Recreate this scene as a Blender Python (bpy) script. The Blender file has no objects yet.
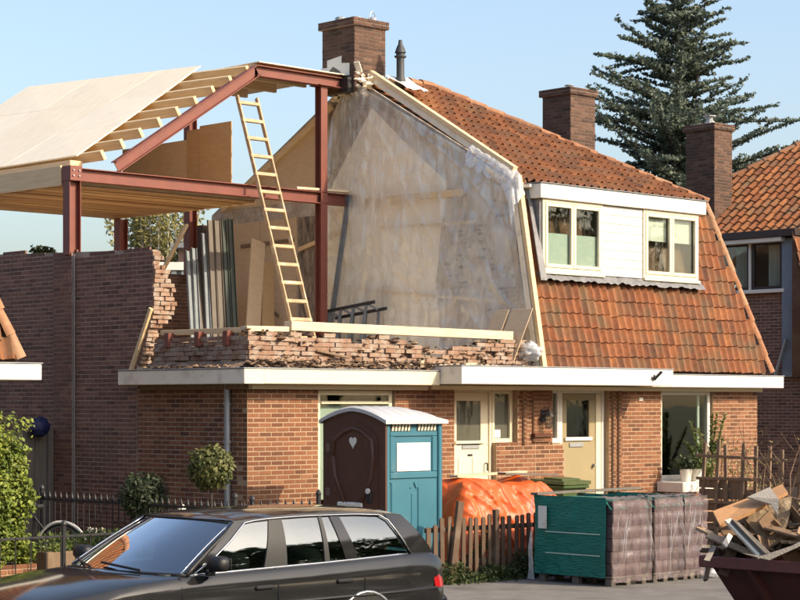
import bpy, math, random
from mathutils import Vector, Matrix, noise
random.seed(11)
R = random.random
def rr(a, b): return a + (b - a) * random.random()
sc = bpy.context.scene
C = sc.collection
# ------------------------------------------------------------------ camera, sky, sun, exposure
# world axes: x runs along the street front of the houses (to the right and away), y runs from the street to the back gardens
CAM = Vector((-16.70, -20.16, 2.20))
cd = bpy.data.cameras.new('camera'); cam = bpy.data.objects.new('camera', cd); C.objects.link(cam)
cam.location = CAM; cam.rotation_euler = (math.radians(90), 0, math.radians(-44))
cd.sensor_width = 36; cd.lens = 90; cd.shift_y = 0.13; cd.clip_start = .1; cd.clip_end = 3000
sc.camera = cam
SUN = Vector((.70, -1.76, 1.18)).normalized()
w = bpy.data.worlds.new('World'); sc.world = w; w.use_nodes = True
nt = w.node_tree; bg = nt.nodes['Background']
sky = nt.nodes.new('ShaderNodeTexSky'); sky.sky_type = 'NISHITA'; sky.sun_disc = False
sky.sun_elevation = math.asin(SUN.z); sky.sun_rotation = math.atan2(SUN.x, SUN.y)
sky.air_density = 1.0; sky.dust_density = 3.6; sky.ozone_density = 1.0; sky.altitude = 0
nt.links.new(sky.outputs[0], bg.inputs[0]); bg.inputs[1].default_value = 0.12
sl = bpy.data.lights.new('sun', 'SUN'); so = bpy.data.objects.new('sun', sl); C.objects.link(so)
sl.energy = 2.4; sl.angle = math.radians(.55); sl.color = (1, .84, .61)
so.rotation_euler = (-SUN).to_track_quat('-Z', 'Y').to_euler(); so.location = (10, -20, 30)
sc.view_settings.view_transform = 'Standard'; sc.view_settings.look = 'None'
sc.view_settings.exposure = 1.22; sc.view_settings.gamma = 1
sc.cycles.max_bounces = 8; sc.cycles.transparent_max_bounces = 16; sc.cycles.caustics_reflective = False; sc.cycles.caustics_refractive = False
sc.cycles.use_denoising = True
# ------------------------------------------------------------------ helpers
WL = {}
class MB:
    def __init__(s): s.v = []; s.f = []; s.t = []; s.ct = 0.0
    def add(s, vs, fs, tone=None):
        n = len(s.v); s.v += [tuple(p) for p in vs]
        for f in fs: s.f.append(tuple(i + n for i in f)); s.t.append(s.ct if tone is None else tone)
        return s
    def box(s, x0, y0, z0, x1, y1, z1, tone=None, M=None):
        vs = [(x, y, z) for z in (z0, z1) for y in (y0, y1) for x in (x0, x1)]
        if M is not None: vs = [M @ Vector(p) for p in vs]
        return s.add(vs, [(0, 2, 3, 1), (4, 5, 7, 6), (0, 1, 5, 4), (2, 6, 7, 3), (0, 4, 6, 2), (1, 3, 7, 5)], tone)
    def cbox(s, x0, y0, z0, x1, y1, z1, b=.006, tone=None, M=None):
        b = min(b, (x1-x0)*.45, (y1-y0)*.45, (z1-z0)*.45)
        P = []; idx = {}
        lo = (x0, y0, z0); hi = (x1, y1, z1)
        for k in range(8):
            sg = (k & 1, k >> 1 & 1, k >> 2 & 1)
            for ax in range(3):
                p = []
                for a in range(3):
                    q = hi[a] if sg[a] else lo[a]
                    if a != ax: q += -b if sg[a] else b
                    p.append(q)
                idx[k, ax] = len(P); P.append(p)
        F = []
        for ax in range(3):
            a1, a2 = (ax+1) % 3, (ax+2) % 3
            for sd in (0, 1):
                ks = []
                for (i, j) in ((0, 0), (1, 0), (1, 1), (0, 1)):
                    k = (sd << ax) | (i << a1) | (j << a2); ks.append(idx[k, ax])
                F.append(tuple(ks) if sd else tuple(reversed(ks)))
        for ax in range(3):
            a1, a2 = (ax+1) % 3, (ax+2) % 3
            for (i, j) in ((0, 0), (1, 0), (1, 1), (0, 1)):
                k0 = (i << a1) | (j << a2); k1 = k0 | (1 << ax)
                q = (idx[k0, a1], idx[k1, a1], idx[k1, a2], idx[k0, a2])
                F.append(q if (i ^ j) else tuple(reversed(q)))
        for k in range(8):
            q = (idx[k, 0], idx[k, 1], idx[k, 2])
            F.append(q if bin(k).count('1') % 2 else tuple(reversed(q)))
        if M is not None: P = [M @ Vector(p) for p in P]
        return s.add(P, F, tone)
    def beam(s, p0, p1, w, h, up=(0, 0, 1), b=.004, tone=None):
        p0 = Vector(p0); p1 = Vector(p1); d = p1 - p0; L = d.length; x = d / L
        y = Vector(up).cross(x)
        if y.length < 1e-4: y = Vector((1, 0, 0)).cross(x)
        y.normalize(); z = x.cross(y)
        M = Matrix((x, y, z)).transposed().to_4x4(); M.translation = p0
        return s.cbox(0, -w/2, -h/2, L, w/2, h/2, b, tone, M)
    def tube(s, pts, r, n=8, tone=None, cap=True):
        pts = [Vector(p) for p in pts]; m = len(pts)
        rs = r if isinstance(r, (list, tuple)) else [r] * m
        vs = []; fs = []
        ref = None
        for i, p in enumerate(pts):
            d = (pts[min(i+1, m-1)] - pts[max(i-1, 0)])
            if d.length < 1e-9: d = Vector((0, 0, 1))
            d.normalize()
            if ref is None:
                ref = Vector((0, 0, 1)) if abs(d.z) < .9 else Vector((1, 0, 0))
            a = ref - d * ref.dot(d)
            if a.length < 1e-5: a = d.orthogonal()
            a.normalize(); ref = a; c = d.cross(a)
            for k in range(n):
                t = 2*math.pi*k/n; vs.append(p + (a*math.cos(t) + c*math.sin(t)) * rs[i])
        for i in range(m-1):
            for k in range(n):
                k2 = (k+1) % n; fs.append((i*n+k, i*n+k2, (i+1)*n+k2, (i+1)*n+k))
        if cap: fs.append(tuple(reversed(range(n)))); fs.append(tuple(range((m-1)*n, m*n)))
        return s.add(vs, fs, tone)
    def lathe(s, prof, c, n=16, tone=None, ang=2*math.pi):
        vs = []; fs = []; c = Vector(c)
        for (r, z) in prof:
            for k in range(n):
                t = 2*math.pi*k/n; vs.append(c + Vector((r*math.cos(t), r*math.sin(t), z)))
        for i in range(len(prof)-1):
            for k in range(n):
                k2 = (k+1) % n; fs.append((i*n+k, i*n+k2, (i+1)*n+k2, (i+1)*n+k))
        fs.append(tuple(reversed(range(n)))); fs.append(tuple(range((len(prof)-1)*n, len(prof)*n)))
        return s.add(vs, fs, tone)
    def prism(s, poly, off, tone=None):
        n = len(poly); off = Vector(off); a = [Vector(p) for p in poly]; b = [p + off for p in a]
        nn = Vector((0, 0, 0))
        for i in range(n): nn += a[i].cross(a[(i+1) % n])
        fl = nn.dot(off) > 0
        f1 = tuple(range(n)); f2 = tuple(range(n, 2*n)); fs = []
        if fl: fs = [tuple(reversed(f1)), f2] + [(i, (i+1) % n, (i+1) % n + n, i+n) for i in range(n)]
        else: fs = [f1, tuple(reversed(f2))] + [((i+1) % n, i, i+n, (i+1) % n + n) for i in range(n)]
        return s.add(a + b, fs, tone)
    def grid(s, fn, nu, nv, tone=None, flip=False):
        vs = [fn(i/nu, j/nv) for j in range(nv+1) for i in range(nu+1)]; fs = []
        for j in range(nv):
            for i in range(nu):
                a = j*(nu+1)+i; q = (a, a+1, a+nu+2, a+nu+1); fs.append(tuple(reversed(q)) if flip else q)
        return s.add(vs, fs, tone)
    def mesh(s, name, m, smooth=False, sharp=None):
        me = bpy.data.meshes.new(name); me.from_pydata(s.v, [], s.f)
        if m is not None: me.materials.append(m)
        at = me.attributes.new('tone', 'FLOAT', 'FACE'); at.data.foreach_set('value', s.t)
        if smooth:
            me.polygons.foreach_set('use_smooth', [True]*len(s.f))
            if sharp: me.set_sharp_from_angle(angle=math.radians(sharp))
        me.update(); return me
    def build(s, name, m, parent=None, smooth=False, sharp=None):
        if parent is not None: org = WL[parent.name]
        else:
            xs = [p[0] for p in s.v]; ys = [p[1] for p in s.v]; zs = [p[2] for p in s.v]
            org = Vector(((min(xs)+max(xs))/2, (min(ys)+max(ys))/2, min(zs)))
        s.v = [(p[0]-org.x, p[1]-org.y, p[2]-org.z) for p in s.v]
        o = bpy.data.objects.new(name, s.mesh(name, m, smooth, sharp)); C.objects.link(o)
        if parent is not None: o.parent = parent
        else: o.location = org
        WL[o.name] = org.copy(); return o
def root(name, loc, label, cat, group=None):
    o = bpy.data.objects.new(name, None); C.objects.link(o); o.location = loc; o.empty_display_size = .2
    WL[o.name] = Vector(loc); return tag(o, label, cat, group)
def tag(o, label=None, cat=None, group=None, kind=None):
    if label: o['label'] = label
    if cat: o['category'] = cat
    if group: o['group'] = group
    if kind: o['kind'] = kind
    return o
def inst(name, me, M, parent):
    o = bpy.data.objects.new(name, me); C.objects.link(o); o.parent = parent
    o.matrix_local = Matrix.Translation(-WL[parent.name]) @ M
    WL[o.name] = WL[parent.name]; return o
def part_label(o, l): o['label'] = l; return o
# ------------------------------------------------------------------ materials
def mat(name, col, rough=.75, col2=None, scale=5, detail=6, bump=0, bscale=60, metal=0, tones=None, stretch=(1, 1, 1),
        var=.5, spec=.4, coat=0, stain=None, stscale=1.2, stlo=.55, sthi=.75, objc=False, bstretch=None, trans=0, ndist=0):
    m = bpy.data.materials.new(name); m.use_nodes = True; t = m.node_tree; N = t.nodes; K = t.links
    b = N['Principled BSDF']; b.inputs['Roughness'].default_value = rough; b.inputs['Metallic'].default_value = metal
    b.inputs['Specular IOR Level'].default_value = spec; b.inputs['Coat Weight'].default_value = coat
    g = N.new('ShaderNodeNewGeometry'); mp = N.new('ShaderNodeMapping'); mp.inputs['Scale'].default_value = stretch
    if objc:
        tc = N.new('ShaderNodeTexCoord'); K.new(tc.outputs['Object'], mp.inputs[0])
    else: K.new(g.outputs['Position'], mp.inputs[0])
    nz = N.new('ShaderNodeTexNoise'); nz.inputs['Scale'].default_value = scale; nz.inputs['Detail'].default_value = detail
    nz.inputs['Roughness'].default_value = .62; nz.inputs['Distortion'].default_value = ndist
    K.new(mp.outputs[0], nz.inputs['Vector'])
    r = N.new('ShaderNodeMapRange'); r.inputs[1].default_value = .3; r.inputs[2].default_value = .7
    K.new(nz.outputs[0], r.inputs[0])
    mx = N.new('ShaderNodeMix'); mx.data_type = 'RGBA'
    K.new(r.outputs[0], mx.inputs[0])
    c4 = lambda c: (c[0], c[1], c[2], 1)
    if tones:
        at = N.new('ShaderNodeAttribute'); at.attribute_name = 'tone'
        rp = N.new('ShaderNodeValToRGB'); e = rp.color_ramp.elements
        while len(e) < len(tones): e.new(.5)
        for i, cc in enumerate(tones): e[i].position = i / (len(tones)-1); e[i].color = c4(cc)
        K.new(at.outputs['Fac'], rp.inputs[0])
        h1 = N.new('ShaderNodeMix'); h1.data_type = 'RGBA'; h1.blend_type = 'MULTIPLY'; h1.inputs[0].default_value = 1
        K.new(rp.outputs[0], h1.inputs[6]); k = 1 - var; h1.inputs[7].default_value = (k, k, k, 1)
        h2 = N.new('ShaderNodeMix'); h2.data_type = 'RGBA'; h2.blend_type = 'MULTIPLY'; h2.inputs[0].default_value = 1
        K.new(rp.outputs[0], h2.inputs[6]); k = 1 + var*.5; h2.inputs[7].default_value = (k, k, k, 1)
        h2.clamp_result = False
        K.new(h1.outputs[2], mx.inputs[6]); K.new(h2.outputs[2], mx.inputs[7])
    else:
        mx.inputs[6].default_value = c4(col); mx.inputs[7].default_value = c4(col2 or [x*(1-var*.5) for x in col])
    out = mx.outputs[2]
    if stain:
        n2 = N.new('ShaderNodeTexNoise'); n2.inputs['Scale'].default_value = stscale; n2.inputs['Detail'].default_value = 7
        K.new(g.outputs['Position'], n2.inputs['Vector'])
        r2 = N.new('ShaderNodeMapRange'); r2.inputs[1].default_value = stlo; r2.inputs[2].default_value = sthi
        K.new(n2.outputs[0], r2.inputs[0])
        m2 = N.new('ShaderNodeMix'); m2.data_type = 'RGBA'; K.new(r2.outputs[0], m2.inputs[0]); K.new(out, m2.inputs[6])
        m2.inputs[7].default_value = c4(stain); out = m2.outputs[2]
    K.new(out, b.inputs['Base Color'])
    if bump:
        bn = N.new('ShaderNodeTexNoise'); bn.inputs['Scale'].default_value = bscale; bn.inputs['Detail'].default_value = 5
        if bstretch:
            mp2 = N.new('ShaderNodeMapping'); mp2.inputs['Scale'].default_value = bstretch
            K.new(g.outputs['Position'], mp2.inputs[0]); K.new(mp2.outputs[0], bn.inputs['Vector'])
        else: K.new(mp.outputs[0], bn.inputs['Vector'])
        bp = N.new('ShaderNodeBump'); bp.inputs['Strength'].default_value = min(1, bump*8); bp.inputs['Distance'].default_value = bump*.1
        K.new(bn.outputs[0], bp.inputs['Height']); K.new(bp.outputs[0], b.inputs['Normal'])
    if trans:
        ts = N.new('ShaderNodeBsdfTranslucent'); K.new(out, ts.inputs[0])
        ms = N.new('ShaderNodeMixShader'); ms.inputs[0].default_value = trans
        K.new(b.outputs[0], ms.inputs[1]); K.new(ts.outputs[0], ms.inputs[2]); K.new(ms.outputs[0], N['Material Output'].inputs[0])
    return m
def glass_mat(name, tint=(.9, .95, .93), refl=1.0, rough=.01, body=0.0, bodycol=(.02, .025, .025), wav=.0):
    m = bpy.data.materials.new(name); m.use_nodes = True; t = m.node_tree; N = t.nodes; K = t.links
    N.remove(N['Principled BSDF'])
    lw = N.new('ShaderNodeLayerWeight'); lw.inputs[0].default_value = .5
    pw = N.new('ShaderNodeMath'); pw.operation = 'POWER'; pw.inputs[1].default_value = 4.0; K.new(lw.outputs['Facing'], pw.inputs[0])
    mu = N.new('ShaderNodeMath'); mu.operation = 'MULTIPLY_ADD'; mu.use_clamp = True; mu.inputs[1].default_value = refl*.9; mu.inputs[2].default_value = refl*.085; K.new(pw.outputs[0], mu.inputs[0])
    tr = N.new('ShaderNodeBsdfTransparent'); tr.inputs[0].default_value = (*tint, 1)
    gl = N.new('ShaderNodeBsdfGlossy'); gl.inputs['Roughness'].default_value = rough
    df = N.new('ShaderNodeBsdfDiffuse'); df.inputs[0].default_value = (*bodycol, 1)
    m1 = N.new('ShaderNodeMixShader'); m1.inputs[0].default_value = body; K.new(tr.outputs[0], m1.inputs[1]); K.new(df.outputs[0], m1.inputs[2])
    m2 = N.new('ShaderNodeMixShader'); K.new(mu.outputs[0], m2.inputs[0]); K.new(m1.outputs[0], m2.inputs[1]); K.new(gl.outputs[0], m2.inputs[2])
    if wav:
        nz = N.new('ShaderNodeTexNoise'); nz.inputs['Scale'].default_value = 3; nz.inputs['Detail'].default_value = 1
        bp = N.new('ShaderNodeBump'); bp.inputs['Strength'].default_value = wav; bp.inputs['Distance'].default_value = .02
        K.new(nz.outputs[0], bp.inputs['Height']); K.new(bp.outputs[0], gl.inputs['Normal'])
    K.new(m2.outputs[0], N['Material Output'].inputs[0]); return m
def film_mat(name, col=(.85, .85, .83), clear=.55, lines=(1.2, 6, 1.2), gloss=.25):
    m = bpy.data.materials.new(name); m.use_nodes = True; t = m.node_tree; N = t.nodes; K = t.links
    N.remove(N['Principled BSDF'])
    g = N.new('ShaderNodeNewGeometry'); mp = N.new('ShaderNodeMapping'); mp.inputs['Scale'].default_value = lines; K.new(g.outputs['Position'], mp.inputs[0])
    nz = N.new('ShaderNodeTexNoise'); nz.inputs['Scale'].default_value = 1.1; nz.inputs['Detail'].default_value = 5; nz.inputs['Distortion'].default_value = 1.6; K.new(mp.outputs[0], nz.inputs['Vector'])
    rg = N.new('ShaderNodeMapRange'); rg.inputs[1].default_value = .42; rg.inputs[2].default_value = .68; rg.inputs[3].default_value = 1-clear-.10; rg.inputs[4].default_value = 1-clear+.16
    K.new(nz.outputs[0], rg.inputs[0])
    tr = N.new('ShaderNodeBsdfTransparent')
    df = N.new('ShaderNodeBsdfDiffuse'); df.inputs[0].default_value = (*col, 1)
    ts = N.new('ShaderNodeBsdfTranslucent'); ts.inputs[0].default_value = (*col, 1)
    m0 = N.new('ShaderNodeMixShader'); m0.inputs[0].default_value = .08; K.new(df.outputs[0], m0.inputs[1]); K.new(ts.outputs[0], m0.inputs[2])
    m1 = N.new('ShaderNodeMixShader'); K.new(rg.outputs[0], m1.inputs[0]); K.new(tr.outputs[0], m1.inputs[1]); K.new(m0.outputs[0], m1.inputs[2])
    gl = N.new('ShaderNodeBsdfGlossy'); gl.inputs['Roughness'].default_value = .24
    lw = N.new('ShaderNodeLayerWeight'); lw.inputs[0].default_value = .5
    mu = N.new('ShaderNodeMath'); mu.operation = 'MULTIPLY_ADD'; mu.inputs[1].default_value = gloss; mu.inputs[2].default_value = gloss*.8; mu.use_clamp = True; K.new(lw.outputs['Facing'], mu.inputs[0])
    bp = N.new('ShaderNodeBump'); bp.inputs['Strength'].default_value = .5; bp.inputs['Distance'].default_value = .02; K.new(nz.outputs[0], bp.inputs['Height']); K.new(bp.outputs[0], gl.inputs['Normal'])
    m2 = N.new('ShaderNodeMixShader'); K.new(mu.outputs[0], m2.inputs[0]); K.new(m1.outputs[0], m2.inputs[1]); K.new(gl.outputs[0], m2.inputs[2])
    K.new(m2.outputs[0], N['Material Output'].inputs[0]); return m
M = {}
M['brick'] = mat('brick', None, .85, tones=[(.095, .038, .020), (.16, .062, .030), (.215, .086, .040), (.26, .116, .057)], scale=28, var=.22, bump=.05, bscale=90, stain=(.25, .13, .068), stscale=2.2, stlo=.6, sthi=.85)
M['brick_dark'] = mat('brick_dark', None, .8, tones=[(.09, .047, .034), (.15, .074, .052), (.20, .098, .066), (.25, .13, .092)], scale=25, var=.25, bump=.05, bscale=90, stain=(.13, .082, .062), stscale=1.0, stlo=.52, sthi=.72)
M['brick_chim'] = mat('brick_chimney', None, .85, tones=[(.045, .024, .018), (.075, .038, .026), (.11, .054, .035), (.145, .077, .052)], scale=25, var=.25, bump=.05, bscale=90)
M['brick_raw'] = mat('brick_raw', None, .9, tones=[(.20, .11, .07), (.26, .15, .098), (.30, .185, .125), (.34, .23, .165)], scale=18, var=.25, bump=.08, bscale=50, stain=(.33, .27, .22), stscale=6, stlo=.44, sthi=.66)
M['mortar'] = mat('mortar', (.40, .285, .185), .95, (.31, .22, .14), 9, bump=.06, bscale=120)
M['mortar_dark'] = mat('mortar_dark', (.42, .34, .275), .95, (.26, .205, .165), 3.5, bump=.06, bscale=120)
M['cement'] = mat('cement', (.60, .54, .46), .95, (.34, .30, .26), 6, bump=.15, bscale=25, stain=(.34, .25, .19), stscale=4, stlo=.5, sthi=.7)
M['tile'] = mat('roof_tile', None, .7, tones=[(.11, .046, .021), (.195, .064, .021), (.265, .086, .025), (.33, .125, .038)], scale=14, var=.35, bump=.03, bscale=60, stain=(.14, .09, .045), stscale=2.4, stlo=.46, sthi=.74)
M['tile_old'] = mat('roof_tile_old', None, .75, tones=[(.12, .056, .030), (.22, .084, .035), (.285, .105, .040), (.345, .15, .060)], scale=9, var=.3, bump=.04, bscale=60, stain=(.19, .105, .06), stscale=2.2, stlo=.45, sthi=.75)
M['ridge'] = mat('ridge_tile', None, .8, tones=[(.17, .13, .095), (.25, .12, .06), (.32, .14, .065), (.36, .21, .12)], scale=12, var=.3, bump=.05)
M['white'] = mat('white_paint', (.76, .73, .66), .5, (.70, .66, .58), 3, bump=.006, bscale=30, stain=(.52, .46, .37), stscale=3.5, stlo=.62, sthi=.85)
M['white_dirty'] = mat('weathered_paint', (.84, .75, .62), .6, (.74, .65, .52), 5, bump=.02, bscale=30, stain=(.50, .42, .33), stscale=5, stlo=.55, sthi=.8)
M['cream'] = mat('cream_paint', (.68, .60, .42), .5, (.68, .61, .45), 4, bump=.005, bscale=30)
M['beige'] = mat('beige_door_paint', (.31, .25, .14), .45, (.28, .225, .125), 3, bump=.004, bscale=40)
M['lead'] = mat('lead', (.22, .215, .22), .6, (.13, .13, .135), 8, metal=.3, bump=.06, bscale=14)
M['zinc_dark'] = mat('dark_zinc', (.06, .063, .068), .6, (.045, .047, .05), 5, metal=.3)
M['zinc'] = mat('zinc', (.36, .37, .38), .5, (.28, .29, .30), 4, metal=.5)
M['steel'] = mat('red_primer_steel', (.19, .055, .037), .55, (.145, .044, .032), 4, bump=.01, bscale=40, stain=(.16, .05, .035), stscale=6, stlo=.6, sthi=.8)
M['pine'] = mat('new_pine', (.74, .56, .33), .65, (.62, .43, .22), 3, stretch=(1, 1, 12), bump=.01, bscale=30)
M['pine_x'] = mat('new_pine_x', (.70, .57, .40), .65, (.54, .41, .26), 3, stretch=(.8, 14, 14), bump=.01, bscale=30)
M['pine_y'] = mat('new_pine_y', (.74, .57, .35), .65, (.60, .42, .22), 3, stretch=(14, .8, 14), bump=.01, bscale=30)
M['floor'] = mat('pale_bounce_floor', (.78, .66, .47), .7, (.70, .58, .40), 3)  # floor kept extra pale to bounce sunlight up onto the party wall
M['board'] = mat('roof_board', None, .5, tones=[(.80, .69, .51), (.86, .75, .57), (.82, .70, .50)], scale=3, var=.12, stretch=(1, 6, 1))
M['ply'] = mat('plywood', (.50, .33, .17), .6, (.42, .26, .125), 2.2, stretch=(2, 2, 9), ndist=.6)
M['ply_pale'] = mat('plywood_pale', (.62, .47, .31), .65, (.53, .39, .25), 2.2, stretch=(3, 3, 9), ndist=.5)
M['ceil'] = mat('ceiling_plank', None, .6, tones=[(.30, .16, .07), (.42, .25, .115), (.54, .35, .18)], scale=3, var=.25, stretch=(.7, 10, 10))
M['wood_old'] = mat('weathered_wood', (.24, .165, .105), .85, (.15, .10, .065), 4, stretch=(3, 3, .7), bump=.05, bscale=60)
M['wood_grey'] = mat('grey_wood', (.17, .145, .12), .85, (.11, .095, .08), 4, stretch=(6, 6, .6), bump=.05, bscale=60)
M['plaster'] = mat('plaster', (.97, .87, .69), .9, (.94, .83, .64), 1.2, bump=.02, bscale=20, stain=(.84, .73, .56), stscale=1.6, stlo=.55, sthi=.8)
M['soot'] = mat('sooty_plaster', (.045, .035, .03), .95, (.42, .34, .27), 5, bump=.08, bscale=30, stretch=(1, 1.6, .6))
M['dark'] = mat('room_shade_black', (.012, .012, .010), .95)  # near-black walls put the shade of the unlit rooms into the colour
M['room'] = mat('room_wall', (.20, .18, .15), .95)
M['curtain'] = mat('curtain', (.62, .62, .56), .9, (.45, .46, .42), 3, stretch=(12, 12, .4))
M['frost'] = mat('frosted_film', (.52, .58, .52), .7, (.46, .52, .47), 2)
M['blind'] = mat('blind', (.78, .76, .68), .8)
M['asphalt'] = mat('asphalt', (.055, .055, .058), .92, (.04, .04, .042), 14, bump=.08, bscale=220)
M['pave'] = mat('pavement_surface', (.20, .185, .17), .92, (.135, .125, .115), 3.2, bump=.08, bscale=160, stain=(.09, .083, .075), stscale=1.1, stlo=.52, sthi=.72)
M['kerb'] = mat('kerb_stone', (.17, .165, .155), .9, (.13, .125, .12), 8, bump=.06)
M['soil'] = mat('soil', (.20, .17, .13), .95, (.13, .11, .08), 2.5, bump=.2, bscale=30)
M['grass'] = mat('far_grass', (.06, .08, .03), .95, (.09, .08, .04), .6, bump=.1)
M['black'] = mat('black_iron', (.018, .018, .02), .45, (.03, .028, .028), 12)
M['rubber'] = mat('rubber', (.02, .02, .02), .7)
M['glass'] = glass_mat('window_glass', tint=(.86, .90, .87), refl=.75, wav=.05)
M['glass_dim'] = glass_mat('door_glass', refl=.8, body=.55, bodycol=(.16, .155, .12), wav=.05)
M['carglass'] = glass_mat('car_glass', tint=(.58, .66, .64), refl=2.1, wav=.02)
M['film'] = film_mat('plastic_film', (1.0, .95, .84), .64, (1, 1.6, .8), .12)
M['film_pack'] = film_mat('stretch_film', (.27, .20, .21), .62, (2, 2, 1), .07)
M['film_clump'] = film_mat('crumpled_film', (.85, .86, .87), .58, (6, 6, 6), .14)
M['ledge'] = mat('crumbled_ledge', (.23, .155, .11), .95, (.13, .09, .068), 14, bump=.2, bscale=60, stain=(.36, .27, .20), stscale=8, stlo=.5, sthi=.7)
M['rub'] = mat('demolition_rubble', None, .9, tones=[(.08, .05, .035), (.17, .105, .062), (.30, .19, .11), (.46, .34, .23)], scale=15, var=.3, bump=.06)
M['ladder'] = mat('ladder_wood', (.46, .33, .20), .7, (.33, .23, .135), 4, stretch=(2, 2, 2), stain=(.62, .50, .36), stscale=5)
M['picket'] = mat('picket_wood', (.125, .08, .05), .85, (.08, .05, .033), 4, stretch=(3, 3, .7), bump=.05, bscale=60, stain=(.19, .145, .10), stscale=3)
M['mortar_chim'] = mat('chimney_mortar', (.15, .115, .088), .95, (.10, .078, .06), 4)
def leafmat(name, a, b, c, rough=.6):
    return mat(name, None, rough, tones=[a, b, c], scale=3, var=.3, trans=.25)
M['cedar'] = leafmat('cedar_needles', (.075, .105, .085), (.13, .165, .125), (.20, .23, .165))
M['rubblewall'] = mat('rubble_backing', (.30, .20, .145), .95, (.20, .135, .10), 9, bump=.12, bscale=40)
M['hedge'] = leafmat('hedge_leaves', (.07, .11, .015), (.17, .22, .03), (.32, .36, .06))
M['box_leaf'] = leafmat('topiary_leaves', (.018, .03, .012), (.035, .052, .02), (.07, .085, .035))
M['laurel'] = leafmat('standard_leaves', (.05, .065, .02), (.11, .12, .035), (.20, .19, .06))
M['willow'] = leafmat('willow_leaves', (.22, .19, .07), (.30, .27, .09), (.40, .36, .14))
M['weed'] = leafmat('weed_leaves', (.03, .05, .015), (.06, .085, .025), (.10, .13, .04))
M['potleaf'] = leafmat('pot_plant_leaves', (.06, .10, .025), (.12, .17, .04), (.22, .26, .07))
M['bark'] = mat('bark', (.075, .06, .048), .95, (.04, .033, .028), 9, bump=.2, bscale=30)
M['bark_pale'] = mat('pale_bark', (.36, .33, .27), .95, (.22, .2, .16), 9, bump=.1)
M['twig'] = mat('dry_twig', (.22, .14, .09), .9)
# ------------------------------------------------------------------ ground
def sheet(name, x0, y0, x1, y1, z, m):
    o = MB().add([(x0, y0, z), (x1, y0, z), (x1, y1, z), (x0, y1, z)], [(0, 1, 2, 3)]).build(name, m); tag(o, kind='structure'); return o
sheet('ground', -1200, -1200, 1200, 1200, -.15, M['grass'])
sheet('street', -150, -13.5, 150, -5.42, -.13, M['asphalt'])
g = MB(); g.box(-150, -5.30, -.14, -2.4, -3.0, 0); g.box(-2.4, -7.0, -.14, 150, -3.0, 0); g = g.build('pavement', M['pave']); tag(g, kind='structure')
g = MB().box(-150, -3.0, -.14, 40, 30, -.004).build('garden_ground', M['soil']); tag(g, kind='structure')
g = MB().box(-150, -16, -.14, 150, -13.62, 0).build('pavement_far_side', M['pave']); tag(g, kind='structure')
k = bpy.data.objects.new('kerb', None); C.objects.link(k); k.location = (0, -5.36, -.13); WL['kerb'] = Vector(k.location); tag(k, kind='structure')
ks = MB().cbox(-.495, -.06, 0, .495, .06, .135, .012).mesh('kerb_stone', M['kerb'])
for i in range(-16, -2): inst('kerb_stone', ks, Matrix.Translation((i*1.0, -5.36, -.135)), k)
for i in range(0, 20): inst('kerb_stone', ks, Matrix.Translation((i*1.0-1.9, -7.06, -.135)), k)
# ------------------------------------------------------------------ brick and tile makers
def brick_geo(tone, rough=0.0):
    b = MB(); j = lambda a: a + (rr(-rough, rough) if rough else 0)
    o = [(-.5, 0, -.5), (.5, 0, -.5), (.5, 0, .5), (-.5, 0, .5)]
    fr = [(j(x*.97), j(-.05), j(z*.90)) for x, _, z in o]; md = [(x, .0, z) for x, _, z in o]; bk = [(x, 1, z) for x, _, z in o]
    F = [(0, 1, 2, 3)] + [(4+i, 4+(i+1) % 4, (i+1) % 4, i) for i in range(4)] + [(8+i, 8+(i+1) % 4, 4+(i+1) % 4, 4+i) for i in range(4)] + [(11, 10, 9, 8)]
    return b.add(fr+md+bk, F, tone)
def brick_meshes(m, n=10, rough=0.0): return [brick_geo((i+.5)/n, rough).mesh('brick', m) for i in range(n)]
RZ = {'v': Matrix.Identity(4), 'u': Matrix.Rotation(-math.pi/2, 4, 'Z')}
CRS = .0625; BL = .205
def brick_run(axis, face, a0, a1, z0, z1, holes=(), keep=None, clip=None, joint=.0145):
    """bricks of a half-bond wall: axis v = front faces -y, axis u = faces -x; returns matrices"""
    out = []; n = int(round((z1 - z0)/CRS)); cr = (z1-z0)/max(n, 1)
    for i in range(n):
        zc = z0 + (i+.5)*cr; x = a0 - (BL/2 if i % 2 else 0)
        cuts = sorted((h[0], h[1]) for h in holes if h[2] < zc < h[3])
        lo, hi = a0, a1
        if clip: lo, hi = clip(zc)
        while x < hi:
            s, e = max(x, lo), min(x + BL, hi); x += BL
            segs = [(s, e)]
            for (h0, h1) in cuts:
                ns = []
                for (p, q) in segs:
                    if h1 <= p or h0 >= q: ns.append((p, q))
                    else:
                        if h0 > p: ns.append((p, h0))
                        if h1 < q: ns.append((h1, q))
                segs = ns
            for (p, q) in segs:
                if q - p < .035: continue
                c = (p+q)/2; L = q-p-joint; H = cr-joint*.95; d = .03
                if keep and not keep(c, zc): continue
                pos = (c, face + rr(-.0015, .002), zc) if axis == 'v' else (face + rr(-.0015, .002), c, zc)
                out.append(Matrix.Translation(pos) @ RZ[axis] @ Matrix.Diagonal((L, d, H, 1)))
    return out
def depth(Mx): p = Mx.translation; return (p.x-CAM.x)*.6947 + (p.y-CAM.y)*.7193
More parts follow.
